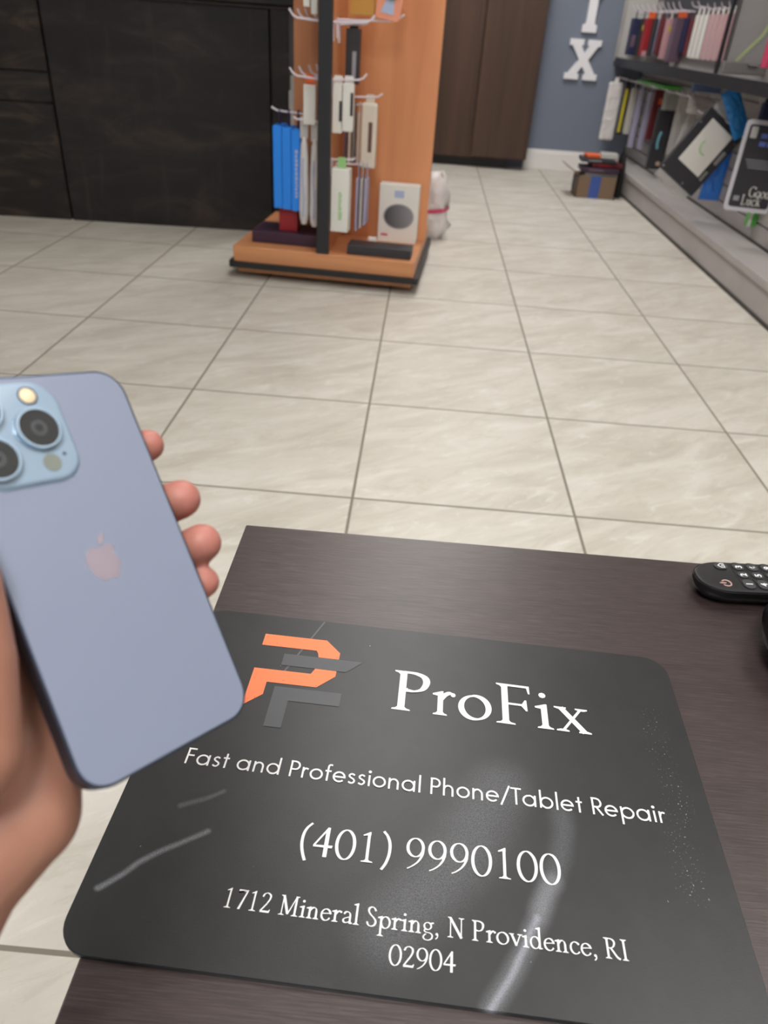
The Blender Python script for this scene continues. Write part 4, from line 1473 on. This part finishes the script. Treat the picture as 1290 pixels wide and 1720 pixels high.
# power symbol
cxp, cyp = 0.0265, -0.0115
tube(bm, [(cxp + 0.0044 * math.cos(math.radians(a)), cyp + 0.0044 * math.sin(math.radians(a)), FZ + 0.0002) for a in range(-145, 146, 10)], 0.0007, 6)
tube(bm, [(cxp - 0.0065, cyp, FZ + 0.0002), (cxp - 0.0005, cyp, FZ + 0.0002)], 0.0007, 6)
obj('power_symbol', bm, M_copper, RM)
bm = NB()
prism(bm, rrect(0.013, 0.0095, 0.0045, 6), 0.0, 0.0010)
kb = obj('top_key', bm, M_key, RM, loc=(0.0305, 0.0145, FZ + 0.0002))
bm = NB()
tube(bm, [(-0.003, 0, 0.0012), (0.0, 0.003, 0.0012), (0.003, 0.003, 0.0012), (0.003, -0.003, 0.0012), (0, -0.003, 0.0012), (-0.003, 0, 0.0012)], 0.0005, 6)
tube(bm, [(0.0012, -0.0013, 0.0012), (0.0012, 0.0013, 0.0012)], 0.0005, 6)
obj('key_symbol', bm, M_ink, kb)
bm = NB()
prism(bm, rrect(0.05, 0.034, 0.012, 6, 0.13, 0), 0.0, 0.0008)
obj('cursor_pad', bm, M_key, RM, loc=(0, 0, FZ))

# ------------------------------------------------------------------ black rounded pot at the right edge
BP = thing('black_bowl', 'glossy black rounded bowl at right edge of table beside remote control', 'bowl', (0.4925, -0.918, TZ))
bm = NB()
lathe(bm, [(0.0, 0.0), (0.038, 0.0), (0.043, 0.002), (0.058, 0.010), (0.068, 0.021), (0.070, 0.031), (0.067, 0.041), (0.064, 0.046), (0.061, 0.044), (0.060, 0.032), (0.05, 0.016), (0, 0.010)], 48)
obj('body', bm, mat('pot_black', s2l(18, 18, 20), 0.3), BP, smooth=50)
bm = NB()
tube(bm, [(0.0645 * math.cos(2 * PI * k / 48), 0.0645 * math.sin(2 * PI * k / 48), 0.0462) for k in range(49)], 0.002, 8)
obj('rim', bm, M_black_plastic, BP, smooth=60)

# ------------------------------------------------------------------ phone
PM = Matrix(((0.575, -0.463, 0.675), (0.791, 0.526, -0.313), (-0.210, 0.713, 0.669)))
xa = Vector((0.575, 0.791, -0.210)).normalized()
za = Vector((0.675, -0.313, 0.669))
za = (za - xa * za.dot(xa)).normalized()
ya = za.cross(xa)
PHM = Matrix((xa, ya, za)).transposed().to_4x4()
PHM.translation = Vector((-0.002, -1.1928, 0.7252))
MM = 0.001
PH = thing('phone', 'pale blue phone with triple camera held in hand above the mat', 'phone')
PH.matrix_world = PHM
M_ph_back = mat('pale_blue_matte_glass', s2l(125, 133, 154), 0.44)
M_ph_frame = mat('dark_blue_steel', s2l(74, 82, 98), 0.32, 0.85)
M_ph_plate = mat('pale_blue_gloss_glass', s2l(136, 156, 176), 0.16)
M_ph_ring = mat('pale_blue_ring', s2l(156, 178, 198), 0.25, 0.5)
M_ph_lens = mat('lens_glass', s2l(26, 28, 32), 0.06)
M_ph_lens_in = mat('lens_inner', s2l(58, 60, 66), 0.2)
M_logo = mat('emblem_mirror', s2l(172, 160, 174), 0.2, 0.7)
w, h, r = 71.5 * MM, 146.7 * MM, 11.6 * MM
bm = NB()


def prr(inset, z, rr=None):
    return [(x, y, z) for x, y in rrect(w - 2 * inset, h - 2 * inset, (rr or r) - inset, 12, power=2.2)]


loft(bm, [prr(0.8 * MM, -7.65 * MM), prr(0.0, -7.2 * MM), prr(0.0, -0.5 * MM), prr(0.35 * MM, -0.12 * MM), prr(0.9 * MM, -0.05 * MM)])
obj('frame', bm, M_ph_frame, PH, smooth=40)
bm = NB()
loft(bm, [prr(1.05 * MM, -0.3 * MM), prr(1.05 * MM, -0.02 * MM), prr(1.4 * MM, 0.0)])
obj('back_glass', bm, M_ph_back, PH, smooth=30)
bm = NB()
loft(bm, [prr(1.2 * MM, -7.6 * MM), prr(1.2 * MM, -7.75 * MM), prr(1.6 * MM, -7.8 * MM)])
obj('screen', bm, M_ph_lens, PH)
for y0, y1, sx in ((36, 46, -1), (20, 31, -1), (5, 16, -1), (22, 40, 1)):
    bm = NB()
    x = sx * (w / 2)
    box(bm, x - 0.4 * MM, x + 0.4 * MM, y0 * MM, y1 * MM, -5.2 * MM, -2.6 * MM, 0.3 * MM, 2)
    obj('side_button', bm, M_ph_frame, PH)
# camera plate: margins 4 mm, 37 mm square, raised
bw_ = 37.5 * MM
bcx, bcy = -w / 2 + 3.6 * MM + bw_ / 2, h / 2 - 3.6 * MM - bw_ / 2
bm = NB()


def brr(inset, z):
    return [(x, y, z) for x, y in rrect(bw_ - 2 * inset, bw_ - 2 * inset, 9.5 * MM - inset, 10, bcx, bcy)]


loft(bm, [brr(-1.1 * MM, -0.1 * MM), brr(-0.6 * MM, 0.35 * MM), brr(0, 1.1 * MM), brr(0.5 * MM, 1.45 * MM), brr(1.2 * MM, 1.5 * MM)])
CP = obj('camera_plate', bm, M_ph_plate, PH, smooth=60)
for lx, ly in ((-6.2, 51.5), (-24.2, 60.6), (-24.2, 42.4)):
    bm = NB()
    R_ = 8.0 * MM
    lathe(bm, [(R_ + 0.5 * MM, 0), (R_, 0.4 * MM), (R_, 1.9 * MM), (R_ - 0.3 * MM, 2.2 * MM), (R_ - 0.9 * MM, 2.2 * MM), (R_ - 1.0 * MM, 1.7 * MM)], 48, (lx * MM, ly * MM, 1.45 * MM))
    lr = obj('lens_ring', bm, M_ph_ring, CP, smooth=40)
    bm = NB()
    lathe(bm, [(0, 1.85 * MM), (R_ - 0.95 * MM, 1.85 * MM), (R_ - 0.9 * MM, 1.5 * MM), (0, 1.4 * MM)], 48, (lx * MM, ly * MM, 1.45 * MM))
    obj('lens', bm, M_ph_lens, CP, smooth=30)
    bm = NB()
    lathe(bm, [(1.5 * MM, 1.87 * MM), (3.0 * MM, 1.87 * MM), (3.0 * MM, 1.88 * MM), (1.5 * MM, 1.88 * MM)], 32, (lx * MM, ly * MM, 1.45 * MM))
    obj('lens_iris', bm, M_ph_lens_in, CP)
bm = NB()
lathe(bm, [(0, 0.5 * MM), (2.6 * MM, 0.5 * MM), (2.9 * MM, 0.3 * MM), (3.0 * MM, 0)], 28, (-5.0 * MM, 64.6 * MM, 1.45 * MM))
obj('flash', bm, flat('flash_amber', 236, 214, 176, 0.25), CP, smooth=40)
bm = NB()
lathe(bm, [(3.0 * MM, 0.0), (3.0 * MM, 0.35 * MM), (3.5 * MM, 0.35 * MM), (3.6 * MM, 0)], 28, (-5.0 * MM, 64.6 * MM, 1.45 * MM))
obj('flash_ring', bm, M_ph_frame, CP, smooth=40)
bm = NB()
lathe(bm, [(0, 0.2 * MM), (3.3 * MM, 0.2 * MM), (3.4 * MM, 0)], 28, (-5.3 * MM, 38.6 * MM, 1.45 * MM))
obj('depth_sensor', bm, flat('sensor_olive', 116, 122, 114, 0.3), CP, smooth=40)
bm = NB()
lathe(bm, [(0, 0.15 * MM), (0.7 * MM, 0.15 * MM), (0.75 * MM, 0)], 16, (0.2 * MM, 41.2 * MM, 1.45 * MM))
obj('microphone_hole', bm, M_ph_frame, CP)
# bitten apple emblem
body = spl([(0.2, 4.3), (1.8, 5.0), (3.6, 5.2), (5.3, 4.4), (6.1, 3.4)], 6)
bite = arc(7.1, 1.2, 2.5, 2.5, 115, 245, 14)
low = spl([(6.05, -1.1), (5.9, -2.3), (4.9, -4.9), (3.2, -7.2), (1.9, -7.6), (0.2, -7.0), (-1.6, -7.6), (-3.2, -7.0), (-5.2, -4.2), (-6.4, -0.6), (-6.2, 2.3), (-4.7, 4.5), (-2.7, 5.2), (-0.9, 4.7), (0.2, 4.3)], 6)
outl = body[:-1] + bite[1:-1] + low[:-1]
leaf = spl([(0.3, 5.6), (0.4, 7.4), (1.6, 9.0), (3.4, 9.7)], 6) + spl([(3.4, 9.7), (3.3, 8.0), (2.1, 6.3), (0.3, 5.6)], 6)[1:-1]
bm = NB()
for poly in (outl, leaf):
    f_ = bm.faces.new([bm.verts.new((p_.x * MM, p_.y * MM, 0.06 * MM)) for p_ in poly])
    f_.normal_update()
    if f_.normal.z < 0:
        f_.normal_flip()
bmesh.ops.triangulate(bm, faces=bm.faces[:])
me = D.meshes.new('emblem')
bm.to_mesh(me)
bm.free()
link('emblem', me, M_logo, PH)

# ------------------------------------------------------------------ hand (built in the phone's frame, millimetres)
HD = thing('hand', 'left hand gripping the pale blue phone, fingertips past its right edge', 'hand')
HD.matrix_world = PHM
M_skin = mat('skin', s2l(206, 150, 126), 0.5)
t = NT(M_skin)
sx_ = t.n('ShaderNodeSeparateXYZ')
P = t.obj()
t.put(sx_.inputs[0], P)
nz = t.noise(P, 90, 4, 0.6)
nz2 = t.noise(P, 25, 3, 0.5)
skin = t.ramp(nz2, [(0.3, s2l(156, 109, 90)), (0.7, s2l(172, 124, 104))])
tip = t.smooth(sx_.outputs[0], 0.030, 0.044)
skin = t.mix(t.math('MULTIPLY', tip, 0.75), skin, s2l(180, 112, 104))
skin = t.mix(t.math('MULTIPLY', nz, 0.15), skin, s2l(150, 92, 76))
t.color(skin)
t.b.inputs['Subsurface Weight'].default_value = 0.12
t.b.inputs['Subsurface Radius'].default_value = (1.0, 0.35, 0.2)
t.b.inputs['Subsurface Scale'].default_value = 0.004
t.bump(t.noise(P, 500, 3, 0.6), 0.08, 0.0004)


def capsule(bm, a, b, ra, rb, n=20, m_=8):
    """tapered capsule with round ends"""
    a, b = Vector(a), Vector(b)
    d = b - a
    L_ = d.length
    d.normalize()
    u = d.orthogonal().normalized()
    v_ = d.cross(u)
    prof = []
    for k in range(m_ + 1):
        th = PI / 2 * (1 - k / m_)
        prof.append((-ra * math.sin(th), ra * math.cos(th)))
    for k in range(m_ + 1):
        th = PI / 2 * k / m_
        prof.append((L_ + rb * math.sin(th), rb * math.cos(th)))
    rings = []
    for s, rr in prof:
        c_ = a + d * s
        if rr < 1e-4 * max(ra, rb) + 1e-9:
            rings.append([bm.verts.new(c_)])
        else:
            rings.append([bm.verts.new(c_ + (u * math.cos(2 * PI * k / n) + v_ * math.sin(2 * PI * k / n)) * rr) for k in range(n)])
    for A, B in zip(rings, rings[1:]):
        for k in range(n):
            k2 = (k + 1) % n
            if len(A) == 1:
                bm.faces.new((A[0], B[k2], B[k]))
            elif len(B) == 1:
                bm.faces.new((A[k], A[k2], B[0]))
            else:
                bm.faces.new((A[k], A[k2], B[k2], B[k]))


def chain(bm, pts):
    for (p0, r0), (p1, r1) in zip(pts, pts[1:]):
        capsule(bm, [c * MM for c in p0], [c * MM for c in p1], r0 * MM, r1 * MM)


bm = NB()
wrist = (-66, -72, -44)
fingers = {
    'index': [((-26, 24, -24), 11), ((10, 37, -21), 9), ((31, 41.5, -17), 7.8), ((43.6, 43.0, -11), 6.9)],
    'middle': [((-23, 2, -25), 11.5), ((15, 16, -22), 9.6), ((37.5, 17, -18), 8.8), ((45.2, 16.3, -6.0), 8.3)],
    'ring': [((-20, -18, -26), 11.5), ((17, -7, -22), 9.4), ((39, -4.8, -17.5), 8.7), ((45.6, -4.0, -4.5), 8.2)],
    'little': [((-18, -36, -27), 10.5), ((11, -25, -22), 8.2), ((31, -20.5, -17), 7.4), ((43.6, -19.0, -11), 6.9)],
}
for nm, ch in fingers.items():
    chain(bm, ch)
    chain(bm, [(wrist, 21), (ch[0][0], ch[0][1] + 1.0)])
for a, b in (('index', 'middle'), ('middle', 'ring'), ('ring', 'little')):
    chain(bm, [(fingers[a][0][0], 11), (fingers[b][0][0], 11)])
# palm fill, heel and ball of the thumb
chain(bm, [((-42, -34, -28), 17), ((-26, -6, -27), 13)])
chain(bm, [((-44, -52, -30), 18), ((-22, -30, -28), 13)])
chain(bm, [((-44, -71, -31), 19), ((-24, -38, -27), 12.8)])
chain(bm, [((-69, -78, -48), 27), ((-44, -71, -31), 19)])
chain(bm, [((-65, -56, -36), 18), ((-61, -47, -16), 14)])
chain(bm, [((-62, -45, -6), 16.5), ((-53, -20, -1), 13.4), ((-47.5, 5, 2), 11), ((-45, 28, 0), 9.2)])
chain(bm, [((-58, -40, -18), 13), ((-36, -12, -27), 12)])
# forearm
chain(bm, [((-69, -78, -48), 27), ((-110, -114, -60), 30), ((-200, -190, -80), 37), ((-262, -248, -104), 40)])
me = D.meshes.new('hand_raw')
bm.to_mesh(me)
bm.free()
tmp = D.objects.new('hand_raw', me)
COL.objects.link(tmp)
md = tmp.modifiers.new('r', 'REMESH')
md.mode = 'VOXEL'
md.voxel_size = 0.0013
md = tmp.modifiers.new('s', 'SMOOTH')
md.factor = 0.5
md.iterations = 9
bpy.context.view_layer.update()
dg = bpy.context.evaluated_depsgraph_get()
hm = D.meshes.new_from_object(tmp.evaluated_get(dg))
D.objects.remove(tmp)
for p in hm.polygons:
    p.use_smooth = True
hm.materials.clear()
link('skin_surface', hm, M_skin, HD)
M_nail = mat('nail', s2l(226, 176, 162), 0.3)
for nm, ch in fingers.items():
    (p0, r0), (p1, r1) = ch[-2], ch[-1]
    a, b = Vector(p0), Vector(p1)
    d = (b - a).normalized()
    out = Vector((1, 0, 0))
    out = (out - d * out.dot(d)).normalized()
    side = d.cross(out)
    c_ = a.lerp(b, 0.75) + out * (r1 * 0.93)
    bm = NB()
    ellipsoid(bm, (0, 0, 0), (r1 * 0.62 * MM, r1 * 0.75 * MM, 1.1 * MM))
    o = obj('nail', bm, M_nail, HD, smooth=80)
    mx = Matrix((side, d, out)).transposed().to_4x4()
    mx.translation = c_ * MM
    o.matrix_local = mx
